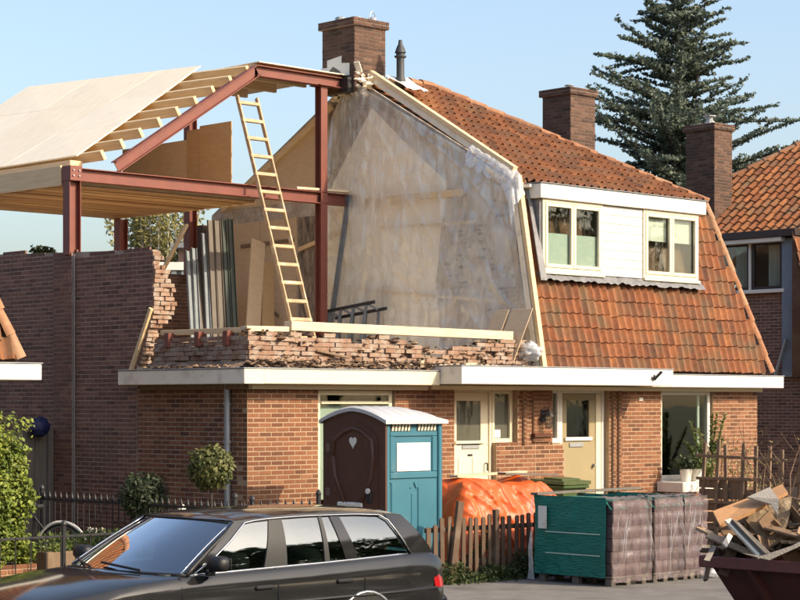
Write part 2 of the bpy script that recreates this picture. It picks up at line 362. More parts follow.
def place_bricks(mats, meshes, parent, n_single, stuff_parent, m, vis=lambda p: True, sname='bricks', tonef=None):
    order = sorted(range(len(mats)), key=lambda i: (not vis(mats[i].translation), depth(mats[i])))
    nv = sum(1 for i in order if vis(mats[i].translation)); n_single = min(n_single, nv)
    for i in order[:n_single]:
        k = min(9, max(0, int((tonef(mats[i]) if tonef else random.betavariate(2, 2))*10))); inst('brick', meshes[k], mats[i], parent)
    if len(order) > n_single:
        b = MB()
        for i in order[n_single:]:
            g = brick_geo(min(1, max(0, tonef(mats[i]))) if tonef else random.betavariate(2, 2)); b.add([mats[i] @ Vector(p) for p in g.v], g.f, g.t[0])
        o = b.build(sname, m, stuff_parent); tag(o, kind='stuff'); return o
def wall_cells(mb, axis, face, th, a0, a1, z0, z1, holes, inset=.0025):
    xs = sorted(set([a0, a1] + [h[k] for h in holes for k in (0, 1) if a0 < h[k] < a1])); zs = sorted(set([z0, z1] + [h[k] for h in holes for k in (2, 3) if z0 < h[k] < z1]))
    for i in range(len(xs)-1):
        for j in range(len(zs)-1):
            cx, cz = (xs[i]+xs[i+1])/2, (zs[j]+zs[j+1])/2
            if any(h[0] < cx < h[1] and h[2] < cz < h[3] for h in holes): continue
            if axis == 'v': mb.box(xs[i], face+inset, zs[j], xs[i+1], face+th, zs[j+1])
            else: mb.box(face+inset, xs[i], zs[j], face+th, xs[i+1], zs[j+1])
def tile_geo(tone, W, Lg, lift=.026, amp=.052, th=.016):
    b = MB(); n = 8; prof = []
    for i in range(n+1):
        t = i/n; x = (t-.5)*W*1.12
        z = amp*(.5-.5*math.cos(2*math.pi*min(1, max(0, (t-.30)/.70)))) - .25*amp*math.sin(math.pi*min(1, t/.30))
        prof.append((x, z))
    vs = [(x, -.02, z+lift) for x, z in prof] + [(x, Lg*1.12, z+.004) for x, z in prof] + [(x, -.02, z+lift-th) for x, z in prof]
    F = []
    for i in range(n): F.append((i, i+1, n+2+i, n+1+i)); F.append((2*n+2+i, 2*n+3+i, i+1, i))
    vs += [(prof[0][0], Lg*1.12, prof[0][1]+.004-th), (prof[n][0], Lg*1.12, prof[n][1]+.004-th)]
    F.append((2*n+2, 0, n+1, 3*n+3)); F.append((n, 3*n+2, 3*n+4, 2*n+1))
    return b.add(vs, F, tone)
def tile_field(O, X, Y, W, Lg, ncol, nrow, keep, jit=.017):
    X = Vector(X).normalized(); Y = Vector(Y).normalized(); Z = X.cross(Y); O = Vector(O); out = []
    for r in range(nrow):
        for c in range(ncol):
            p = O + X*(W*(c+.5)) + Y*(Lg*r)
            pc = p + Y*(Lg*.5)
            if not keep(pc): continue
            B = Matrix((X, Y, Z)).transposed().to_4x4()
            J = Matrix.Rotation(rr(-jit, jit), 4, 'Z') @ Matrix.Rotation(rr(-jit, jit)*1.2, 4, 'X') @ Matrix.Rotation(rr(-jit, jit), 4, 'Y')
            out.append(Matrix.Translation(p + Z*(.012+rr(-.003, .004)) + Y*(rr(-.008, .008) - (rr(.01, .035) if R() < .03 else 0))) @ B @ J)
    return out
def place_tiles(mats, W, Lg, m, parent, n_single, tonef=lambda p: random.betavariate(2, 2), lift=.028, amp=.052):
    ms = [tile_geo((i+.5)/10, W, Lg, lift, amp).mesh('tile', m) for i in range(10)]
    for t in ms: t.polygons.foreach_set('use_smooth', [True]*len(t.polygons)); t.set_sharp_from_angle(angle=math.radians(40))
    for Mx in mats[:n_single]: inst('tile', ms[min(9, max(0, int(tonef(Mx.translation)*10)))], Mx, parent)
    if mats[n_single:]:
        b = MB()
        for Mx in mats[n_single:]:
            g = tile_geo(tonef(Mx.translation), W, Lg, lift, amp); b.add([Mx @ Vector(p) for p in g.v], g.f, g.t[0])
        o = b.build('tiles', m, parent, smooth=True, sharp=40); tag(o, kind='stuff')
def cap_tiles(p0, p1, n, r, parent, m, up, name='ridge_tile', tones=(0, 1)):
    p0 = Vector(p0); p1 = Vector(p1); d = (p1-p0)/n; x = d.normalized(); up = Vector(up); y = up.cross(x).normalized(); z = x.cross(y)
    for i in range(n):
        b = MB(); k = 7; L = d.length*1.06; vs = []
        for (s, rad) in ((0, r*1.08), (L, r*.90)):
            for q in range(k+1):
                a = math.pi*q/k; vs.append((s, -math.cos(a)*rad, math.sin(a)*rad*.8))
            for q in range(k+1):
                a = math.pi*q/k; vs.append((s, -math.cos(a)*(rad-.018), math.sin(a)*(rad-.018)*.8))
        n2 = 2*(k+1); F = []
        for q in range(k): F += [(q, q+1, n2+q+1, n2+q), (q+1, q, k+1+q, k+2+q), (n2+q, n2+q+1, n2+k+2+q, n2+k+1+q)]
        Mx = Matrix((x, y, z)).transposed().to_4x4(); Mx.translation = p0 + d*i + Vector((0, 0, rr(-.006, .008)))
        Mx = Mx @ Matrix.Rotation(rr(-.05, .05), 4, 'Z') @ Matrix.Rotation(rr(-.02, .03), 4, 'Y')
        b.add(vs, F, rr(*tones)); inst(name, b.mesh(name, m, True, 40), Mx, parent)
BR = brick_meshes(M['brick']); BD = brick_meshes(M['brick_dark']); BW = brick_meshes(M['brick_raw'], rough=.085)
# ------------------------------------------------------------------ windows and doors
def frame_v(mb, u0, u1, z0, z1, v, w=.06, d=.07, b=.006):
    mb.cbox(u0, v, z0, u0+w, v+d, z1, b); mb.cbox(u1-w, v, z0, u1, v+d, z1, b); mb.cbox(u0+w, v, z0, u1-w, v+d, z0+w, b); mb.cbox(u0+w, v, z1-w, u1-w, v+d, z1, b)
def frame_u(mb, v0, v1, z0, z1, u, w=.06, d=.07, b=.006):
    mb.cbox(u, v0, z0, u+d, v0+w, z1, b); mb.cbox(u, v1-w, z0, u+d, v1, z1, b); mb.cbox(u, v0+w, z0, u+d, v1-w, z0+w, b); mb.cbox(u, v0+w, z1-w, u+d, v1-w, z1, b)
def window_v(parent, u0, u1, z0, z1, v, frame='white', w=.06, glass='glass', panes=1, name='window', sill=None, sashw=0):
    f = MB(); frame_v(f, u0, u1, z0, z1, v, w); o = f.build(name, M[frame], parent)
    W = (u1-u0-2*w)/panes
    for i in range(panes):
        a, b = u0+w+i*W, u0+w+(i+1)*W
        if sashw:
            s = MB(); frame_v(s, a+.004, b-.004, z0+w+.004, z1-w-.004, v-.012, sashw, .05); s.build('sash', M[frame], o)
            a += sashw; b -= sashw; zz0, zz1 = z0+w+sashw, z1-w-sashw
        else:
            zz0, zz1 = z0+w, z1-w
            if i: x = MB(); x.cbox(a-.02, v+.003, z0+w, a+.02, v+.06, z1-w, .005); x.build('mullion', M[frame], o)
        MB().box(a-.01, v+.030, zz0-.01, b+.01, v+.036, zz1+.01).build('pane', M[glass], o)
    if sill: MB().cbox(u0-.04, v-.10, z0-.045, u1+.04, v+.05, z0-.002, .008).build('sill', M[sill], o)
    return o
def room_box(parent, u0, u1, v0, v1, z0, z1, m='room', name='room_interior'):
    b = MB(); b.box(u0, v1, z0, u1, v1+.05, z1); b.box(u0-.05, v0, z0, u0, v1, z1); b.box(u1, v0, z0, u1+.05, v1, z1); b.box(u0, v0, z0-.05, u1, v1, z0); b.box(u0, v0, z1, u1, v1, z1+.05)
    return b.build(name, M[m], parent)
# ================================================================== LEFT HOUSE (opened up, new roof going on)
HL = root('brick_house', (2.8, 4, 0), 'half-demolished brick house with open upper storey and new timber roof on red steel', 'house', 'pair of semi-detached houses')
holesL = [(1.24, 2.68, .65, 2.40), (3.86, 4.74, .12, 2.43), (4.74, 5.20, 1.62, 2.43)]
b = MB(); wall_cells(b, 'v', 0, .22, .0, 5.6, 0, 2.5, holesL); fw = b.build('front_wall', M['mortar'], HL)
b = MB(); wall_cells(b, 'u', 0, .22, .23, 2.4, 0, 2.5, []); sw = b.build('side_wall', M['mortar_dark'], HL)
def dclip(z):
    if z < 2.72: return (2.405, 6.6)
    if z < 3.5: return (2.38 - (z-2.72)/.78*.34, 6.6)
    return (2.04, 6.6)
DW = [(2.405, 0), (2.405, 2.72), (2.05, 3.5), (2.05, 4.33), (8.2, 4.55), (8.2, 0)]
dw = MB().prism([(.003, a, z) for a, z in DW], (.09, 0, 0)).build('gable_wall', M['mortar_dark'], HL)
pl = MB(); pl.box(-.035, 3.92, 0, .006, 4.38, 4.385)
pil = pl.build('pilaster', M['mortar_dark'], HL)
MB().tube([(-.02, 3.88, .2), (-.02, 3.88, 4.36)], .012, 6).build('cable', M['zinc'], HL)
front_b = brick_run('v', 0, 0, 5.6, 0, 2.46, holesL)
side_b = brick_run('u', 0, -.004, 2.40, 0, 2.46)
dark_b = brick_run('u', 0, 2.0, 6.6, 0, 4.5625, [(3.92, 4.38, 0, 4.42)], clip=dclip, keep=lambda v, z: z < 4.345+.04*(v-2.04) and not (z > 4.27+.04*(v-2.04) and noise.noise(Vector((v*2.3, 7, 0))) > .25)) + brick_run('u', -.042, 3.915, 4.385, 0, 4.40)
# raw toothed end of the gable wall
tooth = []
PR = [(2.75, .16), (3.23, .22), (3.51, .34), (3.79, .36), (4.06, .27), (4.16, .13), (4.40, .06)]
def ur(z):
    for (a, x), (c, y) in zip(PR, PR[1:]):
        if a <= z <= c: return x + (y-x)*(z-a)/(c-a)
    return .1
z = 2.78; i = 0
while z < 4.34:
    e = ur(z) + rr(-.045, .055); ve = dclip(z)[0]; x = .006; k = i % 2
    while x < e - .03:
        L = (.105 if k else .17) * rr(.9, 1.15); k ^= 1; q = min(x+L, e)
        tooth.append(Matrix.Translation(((x+q)/2, ve - rr(.0, .05), z)) @ Matrix.Diagonal((q-x-.008, .12, .055, 1))); x = q
    z += CRS; i += 1
# parapet stump along front and side
def top(u):
    dip = .17*math.exp(-((u-3.55)/.75)**2) + .08*math.exp(-((u-1.9)/.3)**2)
    return 3.12 - dip + .07*noise.noise(Vector((u*1.3, 3.1, 0))) + .06*noise.noise(Vector((u*6, 1, 0)))
st = MB(); 
for i in range(28):
    a = .03 + i*.195; h = top(a) - .10; st.box(a, .075, 2.5, a+.195, .22, h)
for i in range(10):
    a = .22 + i*.185; h = 3.08 + .05*math.sin(i*2.1); st.box(.075, a, 2.5, .22, a+.185, h-.06)
par = st.build('parapet', M['rubblewall'], HL)
stump = []
def kf(c, zc): return zc < top(c) + .02 and not (R() < .05 and zc > 2.85)
for Mx in brick_run('v', .0, .02, 5.45, 2.66, 3.22, keep=kf, joint=.008):
    J = Matrix.Rotation(rr(-.03, .03), 4, 'Z') @ Matrix.Rotation(rr(-.025, .025), 4, 'Y')
    p = Mx.translation.copy(); stump.append(Matrix.Translation(p + Vector((0, rr(-.022, .026) + (p.z-2.66)*.04, 0))) @ J @ Matrix.Translation(-p) @ Mx)
for Mx in brick_run('u', .0, .02, 2.03, 2.66, 3.1, keep=lambda c, zc: R() > .06, joint=.008):
    p = Mx.translation.copy(); J = Matrix.Rotation(rr(-.05, .05), 4, 'Z') @ Matrix.Rotation(rr(-.04, .04), 4, 'X')
    stump.append(Matrix.Translation(p + Vector((rr(-.02, .026) + (p.z-2.66)*.04, 0, 0))) @ J @ Matrix.Translation(-p) @ Mx)
place_bricks(tooth, BW, dw, 120, dw, M['brick_raw'])
place_bricks(stump, BW, par, 130, par, M['brick_raw'], vis=lambda p: p.x < 3.6, sname='parapet_bricks')
place_bricks(front_b, BR, fw, 90, fw, M['brick'], vis=lambda p: p.z > .75 and p.x < 1.3)
place_bricks(side_b, BR, sw, 60, sw, M['brick'], vis=lambda p: p.z > 1.25)
place_bricks(dark_b, BD, dw, 110, dw, M['brick_dark'], vis=lambda p: p.z > 2.75 and p.y < 5, sname='gable_bricks')
b = MB()
def ledge(s, t):
    u = -.02+s*5.45; k = noise.noise(Vector((u*2.2, 0, 4)))
    return (u, -.20+.21*t+.03*noise.noise(Vector((u*7, t*3, 2))), 2.672+(.10+.05*k)*t+.022*noise.noise(Vector((u*11, t*6, 8)))+(.03 if noise.noise(Vector((u*.9, 3, 1))) > .1 and t > .3 else 0))
b.grid(ledge, 260, 8, flip=False); b.build('rubble_ledge', M['ledge'], HL)
b = MB(); b.grid(lambda s, t: (-.17+.18*t+.03*noise.noise(Vector((s*9, t*3, 5))), -.02+s*2.1, 2.672+.10*t+.02*noise.noise(Vector((s*16, t*6, 3)))), 90, 6, flip=True); b.build('rubble_ledge', M['ledge'], HL)
# loose mortar crust along the stump and the gutter
b = MB()
for i in range(1300):
    u = rr(-.05, 5.4) if i < 1120 else None
    if u is not None: c = Vector((u, rr(-.30, .02), 2.685 + rr(0, .10))); 
    else: c = Vector((rr(-.3, .0), rr(0, 2.0), 2.675+rr(0, .03)))
    if i % 7 == 3 and u is not None: c = Vector((u, rr(-.03, .02), rr(2.72, top(u))))
    if i % 6 == 0 and u is not None: c = Vector((u, rr(.05, .2), top(u)+rr(-.02, .05)))
    s = rr(.010, .042) * (1.7 if R() < .12 else 1); q = [Vector((rr(-1, 1), rr(-1, 1), rr(-.5, .7))).normalized()*s for _ in range(6)]
    Q = Matrix.Rotation(rr(0, 6), 3, 'Z'); d = [(1.4, 0, 0), (-1.4, 0, 0), (0, 1, 0), (0, -1, 0), (0, 0, .7), (0, 0, -.5)]
    vs = [c + Q @ Vector([a*s*rr(.7, 1.2) for a in p]) for p in d]
    b.add(vs, [(0, 2, 4), (2, 1, 4), (1, 3, 4), (3, 0, 4), (2, 0, 5), (1, 2, 5), (3, 1, 5), (0, 3, 5)], R()**2)
tag(b.build('rubble', M['rub']), 'crumbled mortar and brick bits strewn along the gutter below the broken parapet', 'rubble', kind='stuff')
for i, (u0, u1, v0, v1, z0, z1) in enumerate([(.4, 2.3, -.10, -.16, 2.78, 2.72), (3.3, 4.1, -.12, -.2, 2.74, 2.78), (2.9, 3.15, -.3, -.06, 2.72, 2.80), (1.2, 1.75, .0, -.06, 2.92, 2.83), (4.2, 4.9, -.18, -.12, 2.76, 2.75)]):
    o = MB().beam((u0, v0, z0), (u1, v1, z1), .045, .03).build('batten_scrap', M['wood_old'] if i in (0, 3) else M['pine_x'])
    tag(o, ['long grey batten scrap lying in the gutter near the house corner', 'splintered pale batten scrap on the gutter above the cream front door', 'short pale wood wedge sticking out at the step in the white fascia', 'thin dark stick caught in the broken brick parapet left of the toilet roof', 'pale splinter of wood in the gutter right of the cream front door'][i], 'wood scrap', 'scraps in the gutter')
# red steel stubs on the shaded side of the stump
for v in (1.70, 1.04, .43):
    MB().cbox(-.03, v-.05, 2.97, .10, v+.05, 3.17, .006).build('steel_stub', M['steel'], HL)
MB().beam((-.02, 2.52, 2.66), (-.02, 2.05, 3.52), .05, .06).build('verge_batten', M['pine'], HL)
# fascias
def fascia(name, parent, x0, y0, x1, y1, z0, z1, m, lip=True):
    o = MB().cbox(x0, y0, z0, x1, y1, z1, .008).build(name, M[m], parent)
    if lip: MB().cbox(x0-.012, y0-.012, z1+.001, x1+.012, y1, z1+.016, .004).build('drip_edge', M['zinc'], o)
    return o
fascia('side_fascia', HL, -.33, -.332, 0, 2.40, 2.46, 2.655, 'white_dirty')
fascia('front_fascia', HL, .002, -.33, 3.235, 0, 2.462, 2.657, 'cream')
MB().box(-.326, -.334, 2.464, .001, -.325, 2.651).build('fascia_end_board', M['cream'], HL)
MB().cbox(-.10, .0, 2.39, .004, 2.2, 2.458, .006).build('soffit_trim', M['wood_old'], HL)
MB().cbox(.008, -.10, 2.395, 3.23, -.004, 2.459, .006).build('soffit_trim', M['cream'], HL)
# downpipe
b = MB(); b.tube([(-.06, .34, .05), (-.06, .34, 2.47)], .042, 12); dp = b.build('downpipe', M['zinc'], HL, smooth=True, sharp=40)
for z in (.5, 1.7, 2.2): MB().tube([(-.06, .34, z-.02), (-.06, .34, z+.02)], .052, 12).build('bracket', M['zinc'], dp)
# ground floor window
wn = window_v(HL, 1.25, 2.67, .66, 2.39, .05, 'cream', .07, panes=1, sill='white')
MB().cbox(1.33, .04, 2.20, 2.59, .10, 2.24, .005).build('transom', M['cream'], wn)
MB().box(1.33, .14, .9, 2.60, .15, 2.19).build('roller_blind', M['frost'], wn)
room_box(HL, 1.2, 2.72, .225, 1.6, .6, 2.45)
# white door with side light
df = MB(); frame_v(df, 3.865, 4.735, .12, 2.425, .09, .05, .09); df.cbox(4.742, .09, 1.625, 4.80, .18, 2.425); df.cbox(5.13, .09, 1.625, 5.195, .18, 2.425); df.cbox(4.80, .09, 2.35, 5.13, .18, 2.425); df.cbox(4.80, .09, 1.625, 5.13, .18, 1.69)
fr = df.build('door_frame', M['cream'], HL)
dr = MB(); d0, d1 = 3.92, 4.68
dr.cbox(d0, .11, .17, d1, .155, 1.60); dr.cbox(d0, .111, 2.245, d1, .156, 2.372); dr.cbox(d0, .112, 1.60, d0+.10, .157, 2.245); dr.cbox(d1-.16, .112, 1.60, d1, .157, 2.245)
door = dr.build('door', M['cream'], HL); part_label(door, 'cream front door with a square glass light')
MB().box(d0+.095, .128, 1.66, d1-.155, .136, 2.25).build('pane', M['glass_dim'], door)
MB().cbox(d0+.05, .085, 1.62, d1-.1, .112, 1.665, .005).build('drip_moulding', M['cream'], door)
for a in (d0+.12, d0+.42): MB().cbox(a, .100, .35, a+.22, .1105, 1.42, .008).build('panel', M['cream'], door)
MB().cbox(d0+.2, .094, 1.545, d0+.56, .112, 1.60, .004).build('letter_plate', M['zinc'], door)
MB().cbox(d0+.32, .1, 1.44, d0+.42, .112, 1.47, .003).build('nameplate', M['black'], door)
MB().tube([(d1-.07, .10, 1.33), (d1-.07, .06, 1.33), (d1-.07, .06, 1.22)], .012, 8).build('handle', M['black'], door)
MB().box(4.80, .135, 1.69, 5.13, .141, 2.35).build('side_light_pane', M['glass_dim'], HL)
MB().box(4.83, .120, 1.70, 4.95, .134, 1.82).build('notice', M['white'], HL)
room_box(HL, 3.86, 5.2, .225, 1.5, .1, 2.45)
# floor of the open storey and rear wall
MB().box(.25, .24, 2.60, 5.55, 8.0, 2.74).build('upper_floor', M['floor'], HL)
rw = brick_run('v', 8.0, .3, 5.6, 2.7, 4.5, keep=lambda c, z: c > 2.8)
rwo = MB().box(.31, 8.007, 0, 5.6, 8.25, 4.46).build('rear_wall', M['mortar_dark'], HL)
place_bricks(rw, BD, rwo, 0, rwo, M['brick_dark'])
# ------------------------------------------------------------------ red steel frame
SF = root('steel_portal', (2.5, 4.0, 2.7), 'red-primed steel portal frame carrying the new roof', 'steel frame')
def hsec(p0, p1, W, H, up, name, tf=.014, tw=.010):
    p0 = Vector(p0); p1 = Vector(p1); x = (p1-p0).normalized(); y = Vector(up).cross(x).normalized(); z = x.cross(y); L = (p1-p0).length
    Mx = Matrix((x, y, z)).transposed().to_4x4(); Mx.translation = p0
    m = MB(); m.cbox(0, -W/2, H/2-tf, L, W/2, H/2, .002, None, Mx); m.cbox(0, -W/2, -H/2, L, W/2, -H/2+tf, .002, None, Mx); m.box(0, -tw/2, -H/2+tf, L, tw/2, H/2-tf, None, Mx)
    return m.build(name, M['steel'], SF)
hsec((0.02, 4.0, 4.36), (0.02, 4.0, 5.63), .17, .20, (1, 0, 0), 'column')
hsec((4.86, 4.0, 2.74), (4.86, 4.0, 7.34), .14, .15, (0, 1, 0), 'column')
hsec((5.12, 7.75, 4.46), (5.12, 7.75, 7.3), .17, .17, (1, 0, 0), 'column')
hsec((3.62, 7.75, 4.0), (3.62, 7.75, 5.36), .17, .17, (1, 0, 0), 'column')
hsec((.11, 4.0, 5.53), (5.58, 4.0, 5.53), .15, .19, (0, 0, 1), 'beam')
hsec((.80, 4.0, 5.70), (3.50, 4.0, 7.44), .14, .17, (0, 0, 1), 'rafter_beam')
hsec((3.46, 4.0, 7.43), (5.30, 4.0, 7.43), .14, .17, (0, 0, 1), 'ridge_beam')
MB().cbox(4.72, 3.86, 7.335, 5.02, 4.14, 7.35, .002).build('cap_plate', M['steel'], SF)
MB().cbox(-.09, 3.88, 5.43, .11, 4.1, 5.645, .003).build('end_plate', M['steel'], SF)
MB().cbox(5.26, 3.80, 7.28, 5.42, 4.0, 7.52, .004).build('bearing_block', M['black'], SF)
for (x, z) in ((-.04, 5.5), (.06, 5.5), (-.04, 5.58), (.06, 5.58)): MB().tube([(x, 3.86, z), (x, 3.89, z)], .012, 6).build('bolt', M['zinc'], SF)
# ------------------------------------------------------------------ timber roof
TR = root('timber_roof', (2.0, 6.5, 5.4), 'unfinished timber roof deck with pale boards over purlins', 'roof')
def zs(u, v): return 5.83 + (u-.55)/3.0*(1.70 + (v-4.0)*.044)
def bdv(v, t): return v
i = 0
for a in range(3):
    for c in range(3):
        u0, u1 = .50 + a*1.02, .50+(a+1)*1.02 - .004
        v0, v1 = 4.58 + c*1.98, 4.58+(c+1)*1.98 - .004
        if a == 2: u1 = 3.58
        e = lambda u: (u-.55)/3.0*.92 if c == 0 else 0
        P = [(u0, v0+e(u0)), (u1, v0+e(u1)), (u1, v1), (u0, v1)]; dz = rr(0, .006)
        MB().prism([(u, v, zs(u, v)+.075+dz) for u, v in P], (-.008, 0, .020), tone=R()).build('roof_board', M['board'], TR)
for k in range(9):
    u = .62 + k*.345
    b = MB(); b.beam((u, 4.06, zs(u, 4.06)-.002), (u, 10.4, zs(u, 10.4)-.002), .06, .15, (-.5, 0, .87)); b.build('purlin', M['pine_y'], TR)
MB().cbox(3.52, 4.05, 7.52, 5.30, 6.45, 7.56, .004).build('flat_deck', M['pine_x'], TR)
MB().cbox(3.50, 3.93, 7.5605, 5.35, 6.5, 7.58, .004).build('deck_edge', M['board'], TR)
for k in range(3):
    MB().cbox(3.55, 4.4+k*.75, 7.37, 4.9, 4.46+k*.75, 7.518, .004).build('deck_joist', M['pine_x'], TR)
for k in range(27):
    v0 = 4.10 + k*.142; MB().cbox(-.06, v0, 5.352+rr(0, .024), 3.55, v0+.126, 5.392, .004, tone=R()).build('ceiling_plank', M['ceil'], TR)
for k in range(7):
    v0 = 4.12 + k*.62; MB().cbox(-.04, v0, 5.40, 3.55, v0+.06, 5.62, .004).build('joist', M['pine_x'], TR)
MB().cbox(-.10, 4.12, 5.37, -.062, 8.0, 5.66, .004).build('edge_joist', M['pine_y'], TR)
MB().cbox(3.552, 4.12, 5.36, 3.59, 8.0, 5.62, .004).build('edge_joist', M['pine_y'], TR)
MB().box(-.05, 4.11, 5.622, 3.56, 8.0, 5.64).build('deck_board', M['ply'], TR)
MB().cbox(.30, 4.45, 5.66, .52, 10.4, 5.80, .004).build('wall_plate', M['pine_y'], TR)
# plywood sheets on the deck, one thing each
for i, (v0, v1, zt, m, l) in enumerate([(4.36, 5.16, 6.66, 'ply', 'orange-brown plywood sheet on the deck nearest the ladder'), (5.165, 5.52, 6.62, 'ply', 'narrow brown plywood sheet between two others on the deck'), (5.53, 7.3, 6.48, 'ply_pale', 'wide pale sheet board standing at the back of the deck under the roof')]):
    o = MB().cbox(3.28+.02*i, v0, 5.645, 3.30+.02*i, v1, zt, .003).build('plywood_sheet', M[m]); tag(o, l, 'plywood', 'sheets standing on the deck')
# ================================================================== RIGHT HOUSE (intact)
HR = root('brick_house', (8.4, 4, 0), 'intact brick house with orange tiled mansard roof and white dormer', 'house', 'pair of semi-detached houses')
holesR = [(5.98, 6.24, 1.60, 2.43), (6.24, 7.30, .12, 2.43), (8.60, 9.95, .97, 2.43)]
b = MB(); wall_cells(b, 'v', 0, .22, 5.602, 11.18, 0, 2.5, holesR); fwr = b.build('front_wall', M['mortar'], HR)
rb = brick_run('v', 0, 5.602, 11.185, 0, 2.46, holesR)
place_bricks(rb, BR, fwr, 260, fwr, M['brick'], vis=lambda p: p.z > .95)
# projecting piers beside the doors
for (a, c, z0) in ((5.30, 5.36, 1.6), (5.52, 5.90, 1.63), (7.36, 7.42, .1), (7.50, 7.56, .1)):
    w_ = MB().box(a+.002, -.035, z0, c-.002, .004, 2.40).build('pier', M['mortar'], HR if a > 5.6 else HL)
    pb = brick_run('v', -.042, a, c, z0, 2.42); place_bricks(pb, BR, w_, 0, w_, M['brick'])
MB().cbox(5.50, -.075, 1.70, 5.92, -.002, 1.76, .006).build('brick_ledge', M['brick'], HL)
MB().box(11.0, .225, 0, 11.18, 8, 2.7).build('end_wall', M['brick'], HR)
MB().box(5.6, 8.0, 0, 11.2, 8.2, 5.4).build('rear_wall', M['brick_dark'], HR)
fascia('canopy', HR, 3.24, -.75, 7.95, -.002, 2.48, 2.73, 'white')
fascia('front_fascia', HR, 7.955, -.33, 11.48, -.002, 2.468, 2.664, 'white')
MB().box(3.236, -.752, 2.482, 3.2405, -.004, 2.726).build('canopy_return', M['white_dirty'], HR)
MB().cbox(3.3, -.10, 2.405, 11.2, -.006, 2.4675, .006).build('soffit_trim', M['cream'], HR)
b = MB(); b.beam((7.47, -.765, 2.58), (7.42, -.80, 2.63), .03, .05); b.beam((7.45, -.765, 2.57), (7.53, -.86, 2.70), .03, .045); b.build('flag_holder', M['black'], HR)
# side light, door, window
df = MB(); frame_v(df, 6.245, 7.295, .12, 2.425, .09, .06, .09); df.cbox(5.985, .09, 1.605, 6.03, .18, 2.425); df.cbox(6.19, .09, 1.605, 6.2435, .18, 2.425); df.cbox(6.03, .09, 2.36, 6.19, .18, 2.425); df.cbox(6.03, .09, 1.605, 6.19, .18, 1.68)
df.build('door_frame', M['white'], HR)
MB().box(6.03, .135, 1.68, 6.19, .141, 2.36).build('side_light_pane', M['glass'], HR)
d0, d1 = 6.31, 7.10; dr = MB()
dr.cbox(d0, .11, .17, d1, .155, 1.64); dr.cbox(d0, .111, 2.26, d1, .156, 2.362); dr.cbox(d0, .112, 1.64, d0+.12, .157, 2.26); dr.cbox(d1-.15, .112, 1.64, d1, .157, 2.26)
door = dr.build('door', M['beige'], HR); part_label(door, 'olive-beige front door with a dark glass light')
MB().cbox(7.105, .10, .17, 7.23, .17, 2.36).build('door_post', M['cream'], HR)
MB().box(d0+.11, .13, 1.68, d1-.14, .137, 2.265).build('pane', M['glass'], door)
MB().cbox(d0+.06, .08, 1.635, d1-.1, .111, 1.69, .005).build('drip_moulding', M['white'], door)
MB().cbox(d0+.17, .094, 1.54, d1-.3, .111, 1.605, .004).build('letter_plate', M['zinc'], door)
MB().tube([(d1-.06, .10, 1.25), (d1-.06, .05, 1.25)], .025, 10).build('door_knob', M['zinc'], door)
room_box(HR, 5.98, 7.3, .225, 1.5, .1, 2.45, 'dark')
wn = window_v(HR, 8.61, 9.94, .98, 2.42, .05, 'white', .07, sill='white')
MB().cbox(9.70, .13, 1.05, 9.76, .16, 2.36, .004).build('curtain_edge', M['frost'], wn)
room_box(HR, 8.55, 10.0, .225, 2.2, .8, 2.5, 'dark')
# lantern
la = root('wall_lantern', (5.71, -.10, 1.80), 'black wall lantern between the two front doors', 'lantern')
MB().cbox(5.66, -.06, 1.93, 5.76, -.037, 2.12, .006).build('back_plate', M['black'], la)
MB().tube([(5.71, -.05, 2.08), (5.71, -.14, 2.11), (5.71, -.16, 2.08)], .012, 6).build('arm', M['black'], la)
MB().lathe([(.02, 1.82), (.045, 1.84), (.062, 2.0), (.062, 2.01)], (5.71, -.16, 0), 6).build('glass_body', M['glass'], la)
MB().lathe([(.085, 2.01), (.06, 2.06), (.02, 2.10), (.012, 2.13)], (5.71, -.16, 0), 6).build('hood', M['black'], la)
for k in range(6):
    a = k*math.pi/3; MB().tube([(5.71+.047*math.cos(a), -.16+.047*math.sin(a), 1.835), (5.71+.064*math.cos(a), -.16+.064*math.sin(a), 2.01)], .006, 4).build('lantern_bar', M['black'], la)
MB().cbox(8.02, -.014, 2.25, 8.12, -.002, 2.30, .003).build('house_number_plate', M['white'], HR)
# ------------------------------------------------------------------ party wall
PW = MB().prism([(5.6, v, z) for v, z in [(-.12, 2.66), (.36, 5.55), (4.05, 7.585), (7.75, 5.55), (8.0, 2.66)]], (.2, 0, 0)).build('party_wall', M['cement'], HR)
part_label(PW, 'exposed party wall with stripped plaster and soot')
def patch(name, m, pts, t=.006, u=5.6): return MB().prism([(u, v, z) for v, z in pts], (-t, 0, 0)).build(name, M[m], PW)
patch('plaster_panel', 'plaster', [(3.58, 7.02), (2.69, 6.29), (1.86, 5.68), (2.01, 4.86), (2.1, 4.15), (2.01, 2.75), (4.85, 2.75), (4.8, 5.36), (4.6, 5.76), (4.11, 6.38)], .012)
patch('soot_stain', 'soot', [(4.57, 7.2), (3.55, 7.2), (3.62, 6.98), (4.12, 6.39), (4.62, 5.77), (4.83, 5.40), (4.86, 6.45)], .005)
patch('soot_stain', 'soot', [(5.43, 5.36), (4.92, 5.36), (4.92, 2.75), (5.38, 2.75)], .007)
for (a, c) in ((5.45, 6.4), (6.41, 7.5)): patch('plywood_lining', 'ply_pale', [(a, 2.75), (a, 5.36), (c, 5.36), (c, 2.75)], .015)
patch('upper_lining', 'ply_pale', [(4.9, 5.62), (4.9, 7.0), (5.4, 6.75), (7.3, 5.68), (7.3, 5.62)], .012)
def pb(name, a, c, w_, t, m, u=5.585): return MB().beam((u-t/2, a[0], a[1]), (u-t/2, c[0], c[1]), t, w_, (0, 0, 1) if abs(a[0]-c[0]) > abs(a[1]-c[1]) else (0, 1, 0)).build(name, M[m], PW)
pb('rafter', (3.75, 7.28), (.68, 5.56), .11, .05, 'wood_old')
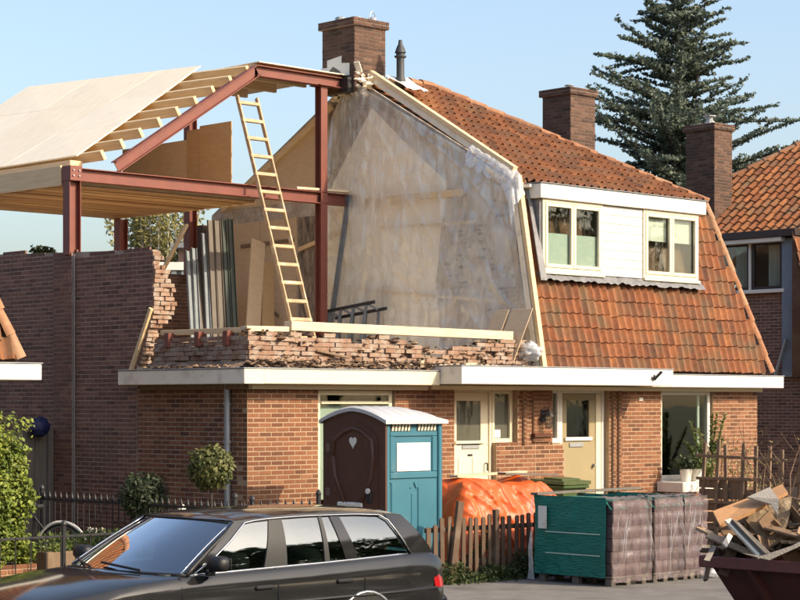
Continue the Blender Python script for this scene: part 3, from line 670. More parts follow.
pb('rafter', (.58, 5.45), (.16, 3.2), .09, .05, 'wood_old')
pb('rafter', (4.5, 7.15), (7.4, 5.62), .11, .06, 'pine_y')
pb('batten', (3.62, 5.49), (1.4, 5.47), .11, .05, 'pine_y', 5.50)
pb('batten', (3.27, 5.05), (1.15, 5.0), .045, .03, 'pine_y', 5.52)
pb('batten', (3.82, 4.08), (.62, 3.75), .05, .03, 'pine_y', 5.52)
pb('batten', (5.36, 4.81), (4.23, 5.07), .07, .04, 'pine_y')
pb('batten', (6.9, 4.95), (5.5, 4.98), .06, .03, 'wood_old')
pb('batten', (6.6, 4.1), (5.9, 3.7), .06, .03, 'wood_old')
# scars: broken plaster and brick stubs showing on the front third
b = MB()
for Mx in brick_run('u', 5.598, .3, 2.0, 2.75, 5.6, keep=lambda v, z: R() < .22 and v > .55-(z-2.7)*-.0 - .3 and v < 1.95):
    g = brick_geo(R()*.6); b.add([Mx @ Vector(p) for p in g.v], g.f, g.t[0])
tag(b.build('scar_bricks', M['soot'], PW), kind='stuff')
# pale verge boards
b = MB(); b.beam((5.60, 3.60, 7.60), (5.60, .42, 5.76), .10, .07, (0, -.5, .87)); b.build('verge_board', M['pine_y'], HR)
b = MB(); b.beam((5.60, 3.60, 7.50), (5.60, .46, 5.67), .05, .10, (0, -.5, .87)); b.build('verge_trim', M['white_dirty'], HR)
b = MB(); b.beam((5.60, .36, 5.66), (5.60, -.16, 2.74), .09, .07, (0, -.98, .18)); b.build('verge_board', M['pine'], HR)
b = MB(); b.beam((5.585, .46, 5.60), (5.585, -.05, 2.74), .05, .10, (0, -.98, .18)); b.build('verge_trim', M['white_dirty'], HR)
# ------------------------------------------------------------------ roof
rf = MB()
rf.add([(5.65, -.09, 2.70), (11.36, -.09, 2.70), (10.25, .45, 5.57), (5.65, .45, 5.57)], [(0, 1, 2, 3)])
rf.add([(5.65, .45, 5.57), (10.25, .45, 5.57), (7.40, 4.06, 7.58), (5.65, 4.06, 7.58)], [(0, 1, 2, 3)])
rf.add([(11.36, -.09, 2.70), (11.36, 8.1, 2.70), (10.25, 7.6, 5.57), (10.25, .45, 5.57)], [(0, 1, 2, 3)])
rf.add([(10.25, .45, 5.57), (10.25, 7.6, 5.57), (7.40, 4.06, 7.58)], [(0, 1, 2)])
rf.add([(5.65, 4.06, 7.58), (7.40, 4.06, 7.58), (10.25, 7.6, 5.57), (5.65, 7.6, 5.57)], [(0, 1, 2, 3)])
rf.add([(5.65, 7.6, 5.57), (10.25, 7.6, 5.57), (11.36, 8.1, 2.70), (5.65, 8.1, 2.70)], [(0, 1, 2, 3)])
RF = rf.build('roof', M['tile_old'], HR)
Sl = Vector((0, .54, 2.87)).normalized(); TW = .168; TL = .222
def keep_low(p):
    t = (p.z-2.72)/2.87
    if p.x > 11.30 - 1.12*t or p.x < 5.68 or t > .985: return False
    return not (5.78 < p.x < 9.76 and p.z > 4.13)
low = tile_field((5.66, -.11, 2.73), (1, 0, 0), Sl, TW, TL, 34, 13, keep_low)
Su = Vector((0, 3.61, 2.01)).normalized(); TLu = .245
def keep_up(p):
    t = (p.z-5.57)/2.01
    return 5.66 < p.x < 10.20 - 2.85*t
upl = tile_field((5.66, .40, 5.565), (1, 0, 0), Su, TW, TLu, 28, 17, keep_up)
place_tiles(low, TW, TL, M['tile'], RF, 300)
place_tiles(upl, TW, TLu, M['tile_old'], RF, 0, tonef=lambda p: min(1, max(0, random.betavariate(2, 2) + (.35 if p.x < 7.0 and p.z > 7.0 else 0))), lift=.05, amp=.05)
cap_tiles((6.6, 4.06, 7.62), (7.42, 4.06, 7.62), 3, .11, RF, M['ridge'], (0, 0, 1), tones=(.0, .7))
cap_tiles((10.32, .38, 5.57), (7.40, 4.05, 7.62), 15, .10, RF, M['ridge'], (-.1, -.1, 1), 'hip_tile', (.35, .9))
cap_tiles((11.40, -.12, 2.73), (10.27, .42, 5.58), 10, .085, RF, M['ridge'], (.5, -.85, .3), 'hip_tile', (.45, 1))
# curved verge tiles on the party side edge
for k in range(12):
    t = k/12*.9; 
    cap = MB(); Mx = Matrix.Identity(4)
# ------------------------------------------------------------------ dormer
DM = MB(); DM.box(5.80, .105, 4.14, 5.84, 1.0, 5.30); DM.box(9.66, .105, 4.14, 9.70, 1.0, 5.30)
dm = DM.build('dormer', M['lead'], HR)
MB().cbox(5.74, .02, 5.31, 9.80, 1.1, 5.53, .008).build('dormer_fascia', M['white'], dm)
MB().cbox(5.72, .0, 5.531, 9.82, .9, 5.55, .004).build('dormer_roof_edge', M['lead'], dm)
MB().cbox(5.66, .18, 5.47, 5.735, .34, 5.52, .004).build('gutter_end', M['white'], dm)
for (a, c, lab) in ((5.84, 7.235, 'l'), (8.235, 9.66, 'r')):
    wn = window_v(dm, a, c, 4.22, 5.305, .07, 'cream', .05, panes=2, sashw=.055)
    MB().cbox(a-.01, .03, 4.17, c+.01, .12, 4.219, .006).build('sill', M['cream'], wn)
    for q in range(2):
        W = (c-a-.1)/2; x0 = a+.05+q*W+.05; x1 = x0+W-.10
        if lab == 'l': MB().box(x0-.02, .125, 4.30, x1+.02, .13, 4.80).build('frosted_film', M['frost'], wn)
        else: MB().box(x0-.02, .16, 4.82, x1+.02, .165, 5.23).build('roller_blind', M['blind'], wn)
for k in range(8):
    z = 4.20 + k*.1375; MB().cbox(7.24, .098-.008, z, 8.23, .13, z+.133, .008).build('cladding_board', M['white'], dm)
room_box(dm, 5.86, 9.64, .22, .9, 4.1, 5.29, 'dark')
b = MB()
def apron(s, t):
    u = 5.70 + s*4.05; v = .085 - t*.10; w_ = math.sin(u*2*math.pi/TW + 1.5*noise.noise(Vector((u*2, 0, 4))))*(.5+.5*noise.noise(Vector((u*3, 1, 2)))); z = 4.19 - t*(.11+.03*noise.noise(Vector((u*4, 0, 0)))) + .012*w_*t + .016*noise.noise(Vector((u*9, t*3, 0)))
    return (u, v - .012*w_*t, z)
b.grid(apron, 180, 5, flip=True); b.build('lead_apron', M['lead'], dm, smooth=True)
b = MB(); b.beam((5.77, .28, 5.45), (5.77, -.01, 4.06), .14, .02, (0, -.98, .18)); b.build('lead_flashing', M['lead'], dm)
# ------------------------------------------------------------------ chimneys
def chimney(parent, name, u0, v0, u1, v1, z0, z1, m='brick_chim', cap=.05):
    core = MB().box(u0+.004, v0+.004, z0, u1-.004, v1-.004, z1)
    o = core.build(name, M['mortar_chim'], parent)
    bb = brick_run('v', v0, u0, u1, z0, z1-.13) + brick_run('u', u0, v0, v1, z0, z1-.13) + brick_run('v', v0-cap*.8, u0-cap, u1+cap, z1-.13, z1) + brick_run('u', u0-cap, v0-cap*.8, v1+cap, z1-.13, z1)
    MB().box(u0-cap+.01, v0-cap*.8+.01, z1-.129, u1+cap, v1+cap, z1-.006).build('chimney_cap', M['mortar_dark'], o)
    place_bricks(bb, None, o, 0, o, M[m])
    MB().cbox(u0+.06, v0+.06, z1-.005, u1-.06, v1-.06, z1+.02, .006).build('capping_slab', M['cement'], o)
    return o
mc = chimney(HR, 'chimney', 5.36, 3.75, 6.06, 4.54, 7.30, 8.50)
for (x, y, s) in ((5.55, 4.3, 1), (5.72, 4.1, 1.1), (5.95, 3.95, .8)):
    MB().lathe([(.085*s, 8.5), (.085*s, 8.58), (.07*s, 8.59), (.07*s, 8.52)], (x, y, 0), 10).build('chimney_pot', M['zinc'], mc)
MB().tube([(5.88, 3.95, 8.56), (5.90, 3.95, 8.66), (5.95, 3.95, 8.69), (6.0, 3.95, 8.66), (6.02, 3.95, 8.56)], .008, 5).build('wire_hoop', M['zinc'], mc)
MB().prism([(5.352, v, z) for v, z in [(3.86, 7.56), (4.55, 7.6), (4.55, 7.75), (4.4, 7.74), (4.4, 7.86), (4.05, 7.90), (4.05, 7.78), (3.86, 7.76)]], (-.006, 0, 0)).build('lead_flashing', M['white'], mc)
MB().prism([(5.345, v, z) for v, z in [(3.95, 7.45), (4.6, 7.40), (4.42, 7.62), (4.25, 7.74), (4.1, 7.66)]], (-.01, 0, 0)).build('cut_rafter', M['wood_grey'], mc)
b = MB()
for i in range(90):
    c = Vector((rr(5.33, 6.1), rr(3.45, 3.75), 0)); c.z = 7.56 - (3.75-c.y)*.45 + rr(-.09, .05); s = rr(.03, .09)
    if i < 50: c = Vector((rr(5.42, 5.60), rr(3.5, 4.5), rr(7.22, 7.50)))
    d = [(1, 0, 0), (-1, 0, 0), (0, 1, 0), (0, -1, 0), (0, 0, .6), (0, 0, -.6)]
    b.add([c + Vector([a*s*rr(.6, 1.2) for a in p]) for p in d], [(0, 2, 4), (2, 1, 4), (1, 3, 4), (3, 0, 4), (2, 0, 5), (1, 2, 5), (3, 1, 5), (0, 3, 5)], R())
tag(b.build('broken_mortar', M['plaster'], mc), kind='stuff')
MB().beam((5.45, 3.72, 7.60), (5.32, 3.66, 7.75), .10, .02).build('loose_flashing', M['white'], mc)
ec = chimney(HR, 'chimney', 11.2, 4.2, 11.9, 4.9, 2.0, 8.06)
MB().lathe([(.06, 8.06), (.06, 8.13), (.09, 8.14), (.09, 8.15)], (11.5, 4.5, 0), 10).build('chimney_pot', M['zinc'], ec)
# flue pipe
vp = MB(); vp.lathe([(.085, 7.38), (.085, 7.52), (.065, 7.56), (.065, 7.86), (.10, 7.88), (.10, 7.90), (.07, 7.91), (.07, 7.94), (.095, 7.95), (.06, 8.05), (.035, 8.10), (.03, 8.16)], (6.06, 3.4, 0), 14)
fp = vp.build('flue_pipe', M['zinc_dark'], HR, smooth=True, sharp=35)
b = MB(); b.grid(lambda s, t: (5.88+.5*s, 3.05+.5*t+.03*math.sin(s*9), 7.27+.5*t*.556+.045+.012*math.sin(s*14+t*6)), 10, 8); b.build('flashing_skirt', M['white'], fp, smooth=True)
# ------------------------------------------------------------------ things on the open storey
def ladder(name, p0, p1, wvec, n, label, m='ladder', sw_=.05, sd=.03, rung=.032):
    t = root(name, p0, label, 'ladder'); p0 = Vector(p0); p1 = Vector(p1); wv = Vector(wvec); up = (p1-p0).normalized().cross(wv.normalized())
    for s in (-.5, .5): MB().beam(p0+wv*s, p1+wv*s, sd, sw_+.02, up).build('stile', M[m], t)
    for i in range(n):
        f = (i+.6)/n; c = p0.lerp(p1, f) + up*(-.012 if up.y > 0 else .012) ; MB().beam(c-wv*.56, c+wv*.56, rung*1.3, .055, (p1-p0)).build('rung', M[m], t)
    return t
ladder('wooden_ladder', (3.62, 2.83, 2.75), (3.50, 4.24, 7.05), (.40, 0, 0), 15, 'pale wooden ladder leaning against the red steel beam')
# zinc studs, sheet stack leaning on the back
mats_s = [('zinc', 'bright galvanised stud, leftmost of the bundle leaning behind the parapet'), ('zinc', 'second galvanised stud from the left in the leaning bundle')]
M['stud'] = mat('galvanised_stud', (.20, .225, .25), .45, (.14, .16, .18), 5, metal=.3)
M['stud_b'] = mat('grey_brown_panel', (.155, .13, .11), .6, (.115, .10, .085), 5, stretch=(4, 4, .5))
M['stud_g'] = mat('green_grey_panel', (.06, .075, .066), .6, (.04, .05, .045), 5, stretch=(4, 4, .5))
studs = [(3.20, 3.50, 'stud', 4.70, 'bright galvanised stud at the left edge of the leaning bundle'), (3.30, 3.60, 'stud', 4.75, 'galvanised stud second from the left of the leaning bundle'), (3.40, 3.70, 'stud_b', 4.55, 'short brown stud lowest of the leaning bundle'), (3.52, 3.78, 'stud', 5.0, 'galvanised stud at the middle of the leaning bundle'),
         (3.66, 3.90, 'stud_b', 5.22, 'wide grey-brown panel strip left of centre in the leaning bundle'), (3.80, 4.02, 'stud_b', 5.22, 'wide grey-brown panel strip right of centre in the leaning bundle'), (3.96, 4.14, 'stud_g', 5.24, 'dark green strip left in the leaning bundle'), (4.08, 4.26, 'stud_g', 5.26, 'dark green strip at the right edge of the leaning bundle')]
for i, (x0, x1, m, zt, l) in enumerate(studs):
    t = MB(); a = Vector((x0, 5.2, 2.75)); c = Vector((x1, 5.75-.02*i, zt)); y = .10 if m != 'stud_b' else .13
    d = (c-a).normalized(); fl = Vector((0, 1, 0)) - d*d.y
    for (off, wd, th) in ((0, y, .012), (-y/2+.006, .012, .04), (y/2-.006, .012, .04)):
        t.beam(a+Vector((off, -.014 if wd < .02 else 0, 0)), c+Vector((off, -.014 if wd < .02 else 0, 0)), wd, th, fl, .002)
    tag(t.build('metal_stud', M[m]), l, 'metal stud', 'studs leaning behind the parapet')
for i, (x0, x1, zt, wd, m, l) in enumerate([(4.45, 5.0, 4.95, .30, 'ply_pale', 'pale plank leaning on the party wall left of the ladder'), (4.85, 5.2, 4.6, .26, 'ply', 'brown plank leaning behind the foot of the ladder')]):
    o = MB().beam((x0, 5.3, 2.75), (x1, 5.75, zt), wd, .03, (0, 1, 0)).build('plank', M[m]); tag(o, l, 'plank', 'planks leaning upstairs')
# prop, steel trestle, boards, edge timbers, crumpled plastic
o = MB().beam((5.30, 4.42, 2.75), (5.40, 3.93, 5.60), .10, .035, (1, 0, 0)).build('board', M['stud']); tag(o, 'pale grey board leaning upright against the plastic-covered party wall', 'board')
tr = root('steel_trestle', (5.1, 3.45, 2.75), 'dark steel trestle ladder standing at the party wall by the grey board', 'trestle')
a0, a1 = Vector((5.05, 4.15, 3.70)), Vector((5.05, 2.95, 3.82)); c0, c1 = Vector((5.22, 4.05, 3.60)), Vector((5.22, 2.85, 3.72))
MB().beam(a0, a1, .05, .05).build('top_rail', M['black'], tr); MB().beam(c0, c1, .04, .05).build('top_rail', M['black'], tr)
for k in range(4):
    f = (k+.4)/4; p = a0.lerp(a1, f); q = c0.lerp(c1, f)
    MB().beam(p, (p.x-.1, p.y+.15, 2.75), .05, .03, (1, 0, 0)).build('leg', M['stud'], tr); MB().beam(q, (q.x+.06, q.y+.12, 2.75), .05, .03, (1, 0, 0)).build('leg', M['stud'], tr)
    MB().beam(p, q, .03, .03).build('rung', M['stud'], tr)
for i, (v0, v1, l) in enumerate([(.50, .80, 'left of two pale chipboard offcuts leaning at the foot of the party wall'), (.02, .46, 'right of two pale chipboard offcuts by the pale verge board')]):
    P = [(5.10-.0, v1, 2.78), (5.10, v0, 2.78), (5.35, v0-.18, 3.62), (5.35, v1-.2, 3.62)]
    o = MB().prism(P, (.015, 0, .004)).build('chipboard_offcut', M['ply_pale']); tag(o, l, 'board', 'offcuts by the party wall')
for i, (p0, p1, wd, h, l) in enumerate([((.80, .12, 3.245), (5.15, .12, 3.215), .16, .125, 'long new pine beam lying on top of the broken front parapet'), ((.05, .13, 3.19), (.82, .14, 3.20), .12, .07, 'short pine board on the parapet at the house corner'), ((.12, .20, 3.175), (.12, 1.95, 3.18), .12, .07, 'pine board along the shaded side parapet')]):
    o = MB().beam(p0, p1, wd, h).build('pine_beam', M['pine_x'] if i < 2 else M['pine_y']); tag(o, l, 'beam', 'timbers laid on the parapet')
o = MB().beam((4.35, 4.05, 5.66), (5.4, 3.95, 5.67), .10, .04).build('pine_board', M['pine_x']); tag(o, 'short pale board lying on the steel beam right of the ladder', 'board')
o = MB().beam((4.46, 7.7, 4.5), (5.0, 7.7, 5.35), .08, .05).build('timber_brace', M['pine']); tag(o, 'slanting timber brace beside the rear steel column', 'brace')
o = MB().beam((.34, 3.2, 2.75), (.05, 1.9, 2.75), .05, .02)
# plastic sheet hung over the party wall
def zt(v): return 5.60 + (v-.38)*.545 if v > .38 else 2.7 + (v+.12)/.5*2.9
def sheetf(s, t):
    v = -.06 + s*4.75; top_ = min(zt(v)-.02, zt(3.95)) if v < 4.05 else 7.45 - (v-4.05)*1.6
    bot = 2.78; z = bot + (top_-bot)*t
    n = noise.noise(Vector((v*1.6+z*.5, z*.35, 1.7)))*.05 + abs(noise.noise(Vector((v*4+z*.7, z*.45-v*.3, 4.2))))*.05 + abs(noise.noise(Vector((v*2.2-z*1.9, z*1.1+v, 9.2))))*.04 + noise.noise(Vector((v*11, z*1.5, 2)))*.007
    for (a_, b_, c_, w_) in ((2.1, .5, 1, .030), (-.9, 1.5, 5, .030), (3.4, -1.1, 9, .022), (1.2, 2.0, 14, .022)): n += .6*w_*(1-abs(noise.noise(Vector((v*a_+z*b_*.4, z*b_*.6-v*.3, c_)))))**14
    return (5.455 - n*1.0, v, z)
b = MB(); b.grid(sheetf, 220, 170)
tag(b.build('plastic_sheet', M['film'], None, smooth=True), 'translucent plastic sheet draped over the exposed party wall', 'plastic sheet')
def wrapf(s, t):
    v = 1.30 - s*.98 ; z0 = zt(v)+.02; f = noise.noise(Vector((s*9, t*4, 3)))*.06
    g_ = .09*abs(noise.noise(Vector((s*5, t*6, 9)))) ; return (5.42 + .22*t - .04*math.sin(t*3.1) - g_*.6, v - .07*t + f, z0 + .10*math.sin(t*math.pi) - .26*(1-t)+.09 + f*.6 - g_ - (.25*max(0, s-.75)*4*(1-t)))
b = MB(); b.grid(wrapf, 50, 14)
tag(b.build('plastic_flap', M['film_clump'], None, smooth=True), 'bunched flap of clear plastic wrapped over the roof verge at the kink', 'plastic sheet')
def clump(c, r, n1=28, n2=18, amp=1.0):
    m = MB()
    def f(s, t):
        a = 2*math.pi*s; e = math.pi*(t-.5); d = Vector((math.cos(a)*math.cos(e), math.sin(a)*math.cos(e), math.sin(e)))
        k = 1 + amp*(.45*noise.noise(d*2.3+Vector((3, 1, 2))) + .3*abs(noise.noise(d*6))); return Vector(c) + Vector((d.x*r[0], d.y*r[1], d.z*r[2]))*k
    return m.grid(f, n1, n2)
o = clump((5.42, -.02, 2.98), (.16, .22, .13)).build('plastic_bundle', M['film_clump'], None, smooth=True); tag(o, 'crumpled bundle of clear plastic on the gutter at the foot of the verge', 'plastic bundle')
# ================================================================== NEIGHBOURS AND BACKGROUND
def at(x, y, Y):
    """a point Y metres in front of the viewpoint, seen at (x, y) of the 800 x 600 photograph"""
    X = (x-400)/2000*Y + 2; d = Y - 26.1
    return Vector((.7193*X + .6947*d, -.6947*X + .7193*d, 2.2 + (404-y)/2000*Y))
NL = root('brick_house', (-8, 4, 0), 'neighbouring house at the left edge with orange tiles and white fascia', 'house')
MB().box(-14, 0, 0, -4.9, 8, 2.5).build('wall', M['brick'], NL)
b = MB(); b.add([(-14, -.09, 2.70), (-3.58, -.09, 2.70), (-4.72, .45, 5.57), (-14, .45, 5.57)], [(0, 1, 2, 3)]); b.add([(-3.58, -.09, 2.70), (-3.58, 8, 2.70), (-4.72, 7.5, 5.57), (-4.72, .45, 5.57)], [(0, 1, 2, 3)])
b.add([(-14, .45, 5.57), (-4.72, .45, 5.57), (-7.6, 4.05, 7.58), (-14, 4.05, 7.58)], [(0, 1, 2, 3)]); b.add([(-4.72, .45, 5.57), (-4.72, 7.5, 5.57), (-7.6, 4.05, 7.58)], [(0, 1, 2)]); b.add([(-14, 8, 2.7), (-14, 7.5, 5.57), (-4.72, 7.5, 5.57), (-3.58, 8, 2.7)], [(0, 1, 2, 3)])
nr = b.build('roof', M['tile'], NL)
tl = tile_field((-6.0, -.11, 2.73), (1, 0, 0), Sl, TW, TL, 15, 13, lambda p: p.x < -3.66-1.14*(p.z-2.72)/2.87)
place_tiles(tl, TW, TL, M['tile'], nr, 200)
cap_tiles((-3.56, -.12, 2.73), (-4.70, .42, 5.58), 10, .085, nr, M['ridge'], (.5, -.85, .3), 'hip_tile', (.5, 1))
fascia('front_fascia', NL, -14, -.33, -3.40, 0, 2.48, 2.67, 'white'); 
MB().cbox(-3.72, .002, 2.48, -3.40, 8, 2.67, .006).build('side_fascia', M['white_dirty'], NL)
# right neighbour
NR = root('brick_house', (18, 4, 0), 'shaded brick house behind the right end with dark dormer and orange roof', 'house')
holes = []
b = MB(); wall_cells(b, 'u', 15.5, .25, 1.2, 9, 0, 5.38, [(2.49, 4.05, 4.42, 5.40)]); nw = b.build('wall', M['mortar_dark'], NR)
nb = brick_run('u', 15.5, 1.3, 4.8, .6, 5.38, [(2.49, 4.05, 4.40, 5.40)]); place_bricks(nb, BD, nw, 0, nw, M['brick_dark'])
M['brown_paint'] = mat('dark_brown_paint', (.045, .028, .025), .4)
MB().cbox(15.22, 2.05, 5.42, 16.4, 9, 5.56, .006).build('dormer_fascia', M['brown_paint'], NR)
MB().cbox(15.26, 2.40, 5.335, 15.6, 4.12, 5.418, .005).build('head_board', M['white'], NR)
MB().cbox(15.38, 2.42, 4.36, 15.6, 4.12, 4.43, .005).build('sill', M['white'], NR)
for (a, c) in ((2.52, 3.24), (3.30, 4.04)):
    f = MB(); frame_u(f, a, c, 4.432, 5.358, 15.47, .06, .07); o = f.build('window', M['brown_paint'], NR)
    MB().box(15.50, a+.05, 4.48, 15.506, c-.05, 5.31).build('pane', M['glass'], o)
    cu = MB(); cu.grid(lambda s, t: (15.62+.02*math.sin(s*40), a+.06+(c-a-.12)*(.0+s*(.62 if a < 3 else .6)), 4.48+t*.82), 40, 1); cu.build('curtain', M['curtain'], o, smooth=True)
MB().cbox(15.44, 3.245, 4.432, 15.55, 3.295, 5.358, .005).build('mullion', M['white'], NR)
b = MB(); b.box(15.6, 2.3, 4.2, 15.62, 2.32, 5.4); b.box(16.4, 2.3, 4.2, 16.45, 4.3, 5.4); b.build('room_interior', M['room'], NR)
M['bluegrey'] = mat('blue_grey_lead', (.20, .25, .30), .6, (.15, .19, .23), 3, stain=(.30, .34, .37), stscale=2)
MB().cbox(15.40, 2.10, 2.72, 15.498, 2.48, 5.40, .006).build('lead_cheek', M['bluegrey'], NR)
b = MB(); b.tube([(15.36, 2.62, 2.7), (15.36, 2.35, 3.45)], .03, 8); b.build('pipe', M['zinc'], NR)
b = MB(); b.add([(15.2, 1.45, 2.72), (22, 1.45, 2.72), (22, 2.1, 5.5), (15.2, 2.1, 5.5)], [(0, 1, 2, 3)]); b.add([(15.2, 1.45, 2.72), (15.2, 2.1, 5.5), (15.2, 2.1, 2.72)], [(0, 1, 2)]); mr = b.build('mansard', M['tile'], NR)
tl = tile_field((15.16, 1.42, 2.74), (1, 0, 0), Vector((0, .65, 2.78)), TW, TL, 14, 12, lambda p: True); place_tiles(tl, TW, TL, M['tile'], mr, 168)
MB().cbox(14.9, 1.15, 2.50, 22, 1.5, 2.66, .006).build('front_fascia', M['white_dirty'], NR)
MB().box(15.6, 1.9, 0, 22, 2.1, 2.5).build('front_wall', M['brick_dark'], NR)
b = MB(); b.add([(15.55, 8.4, 5.45), (15.55, .2, 5.45), (19.6, 3.5, 8.25)], [(0, 1, 2)]); b.add([(15.55, 8.4, 5.45), (19.6, 3.5, 8.25), (24, 3.5, 8.25), (24, 8.4, 5.45)], [(0, 1, 2, 3)]); b.add([(15.55, .2, 5.45), (24, .2, 5.45), (24, 3.5, 8.25), (19.6, 3.5, 8.25)], [(0, 1, 2, 3)])
rr_ = b.build('roof', M['tile'], NR)
tl = tile_field((15.52, 7.6, 5.46), (0, -1, 0), Vector((1, 0, .692)), .21, .29, 36, 17, lambda p: 1.6 < p.y < 5.34-(p.x-17.7)*.98 and p.y > 3.4 - (19.6-p.x)*.8)
place_tiles(tl, .21, .29, M['tile'], rr_, 280, tonef=lambda p: min(1, random.betavariate(2.5, 2)+.1))
cap_tiles((15.5, 7.45, 5.46), (19.6, 3.45, 8.30), 17, .11, rr_, M['ridge'], (-.3, .3, 1), 'hip_tile', (.4, .8))
rc = chimney(NR, 'chimney', 16.0, 4.54, 16.6, 5.27, 5.4, 7.90)
MB().lathe([(.10, 7.9), (.10, 7.98), (.07, 7.99), (.07, 8.06), (.14, 8.07), (.14, 8.09)], (16.25, 4.85, 0), 10).build('chimney_pot', M['zinc'], rc)
MB().cbox(15.85, 4.4, 5.45, 16.65, 5.3, 5.62, .02).build('lead_flashing', M['zinc'], rc)
# far flat-roofed building seen through the steel frame
FB = root('flat_roof_building', (20.7, 27.2, 0), 'distant low white building with brown roof seen under the deck', 'building')
p = at(190, 300, 62); 
def fbx(name, x0, x1, y0, y1, Y0, Y1, m):
    a = at(x0, y0, Y0); c = at(x1, y1, Y0); d = Vector((.6947, .7193, 0))*(Y1-Y0)
    return MB().prism([(a.x, a.y, a.z), (c.x, c.y, a.z), (c.x, c.y, c.z), (a.x, a.y, c.z)], d).build(name, M[m], FB)
M['brown_brick'] = mat('far_brick', (.36, .22, .16), .9); M['greyb'] = mat('far_grey', (.22, .24, .25), .9)
a = at(150, 400, 62); fbx('wall', 140, 215, 420, 262, 62, 70, 'greyb'); fbx('upper_wall', 178, 215, 262, 248, 63, 69, 'brown_brick'); fbx('roof', 170, 220, 247.5, 243, 62.5, 70, 'greyb')
fbx('sill_band', 138, 217, 270, 262, 61.8, 61.98, 'white')
for x in (163, 171, 181, 193): fbx('window', x, x+5, 290, 271, 61.9, 61.98, 'frost')
# ------------------------------------------------------------------ trees
def leaf(mb, c, s, tone, n=None, asp=.5):
    d = Vector((rr(-1, 1), rr(-1, 1), rr(-1, 1)))
    if n is not None: d = n + d*.8
    if d.length < 1e-3: d = Vector((0, 0, 1))
    d.normalize(); a = d.orthogonal().normalized(); t = rr(0, 6.28); q = d.cross(a); x = a*math.cos(t)+q*math.sin(t); y = d.cross(x)
    mb.add([c-x*s, c+y*s*asp, c+x*s, c-y*s*asp], [(0, 1, 2, 3)], tone)
CED = at(676, 404+2.2*2000/60, 60); CED.z = 0
cr = root('cedar_tree', CED, 'tall dark blue-green cedar with layered branches behind the roofs', 'tree')
wood = MB(); nd = MB()
H = 15.3; rx = Vector((.7193, -.6947, 0)); ry = Vector((.6947, .7193, 0))
lead = [CED + Vector((0, 0, z)) + rx*(.12*math.sin(z*.7)) for z in (0, 2, 5, 8, 11, 13, 14.4, 15.3)]
wood.tube(lead, [.28, .26, .22, .17, .11, .07, .04, .015], 8)
l2 = [lead[4] + Vector((0, 0, -1.5)), CED+rx*.5+Vector((0, 0, 11)), CED+rx*.75+Vector((0, 0, 13)), CED+rx*.85+Vector((0, 0, 14.3))]; wood.tube(l2, [.09, .07, .04, .012], 6)
def spray(p0, d, L, droop, dens, rise=.0):
    n = max(4, int(L/.22)); pts = []; p = Vector(p0); v = Vector(d)
    for i in range(n+1):
        pts.append(p.copy()); f = i/n
        v = (v + Vector((rr(-.06, .06), rr(-.06, .06), rr(-.05, .05) - droop*.04*(1-f) + rise*.06*f))).normalized(); p = p + v*(L/n)
    wood.tube(pts, [max(.006, .035*L/3*(1-i/(n+1))) for i in range(n+1)], 4, cap=False)
    for i in range(1, n+1):
        f = i/n; c = pts[i]; dd = (pts[i]-pts[i-1]).normalized(); side = dd.cross(Vector((0, 0, 1)))
        if side.length < .1: side = Vector((1, 0, 0))
        side.normalize()
        for s in (-1, 1):
            for rep in range(dens):
                Lb = rr(.18, .50) * (1.15-f*.7); q0 = c + dd*rr(-.1, .1); dv = (side*s*rr(.5, 1) + dd*rr(.3, .8) + Vector((0, 0, rr(-.10, .22)))).normalized()
                k = max(3, int(Lb/.034))
                for j in range(k):
                    cc = q0 + dv*(Lb*(j+.5)/k) + Vector((rr(-.035, .035), rr(-.035, .035), rr(-.01, .06)))
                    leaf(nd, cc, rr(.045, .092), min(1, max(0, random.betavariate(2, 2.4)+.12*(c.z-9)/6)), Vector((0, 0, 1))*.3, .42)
z = 5.2
while z < 15.0:
    base = CED + Vector((0, 0, z)); k = 9 if z < 11 else 7
    for j in range(k):
        a = rr(0, 2*math.pi); dirh = rx*math.cos(a) + ry*math.sin(a)*.7
        Lm = max(.3, min(4.7, (15.6-z)*.66)) * rr(.30, 1.10)
        if dirh.dot(rx) > .5 and z < 10.5: Lm *= 1.12
        spray(base+Vector((0, 0, rr(-.15, .15))), (dirh + Vector((0, 0, rr(.05, .55)))).normalized(), Lm, rr(.3, 1.3), 3, rr(0, 1.0))
    z += .31 if z < 12 else .24
for j in range(16):
    a = rr(0, 6.28); zz = rr(11, 14.2); dirh = rx*math.cos(a)+ry*math.sin(a)*.7
    spray(CED+rx*.72+Vector((0, 0, zz)), (dirh+Vector((0, 0, .5))).normalized(), (15-zz)*.45*rr(.6, 1.1), .4, 2, .5)
wood.build('trunk', M['bark'], cr, smooth=True); nd.build('crown', M['cedar'], cr)
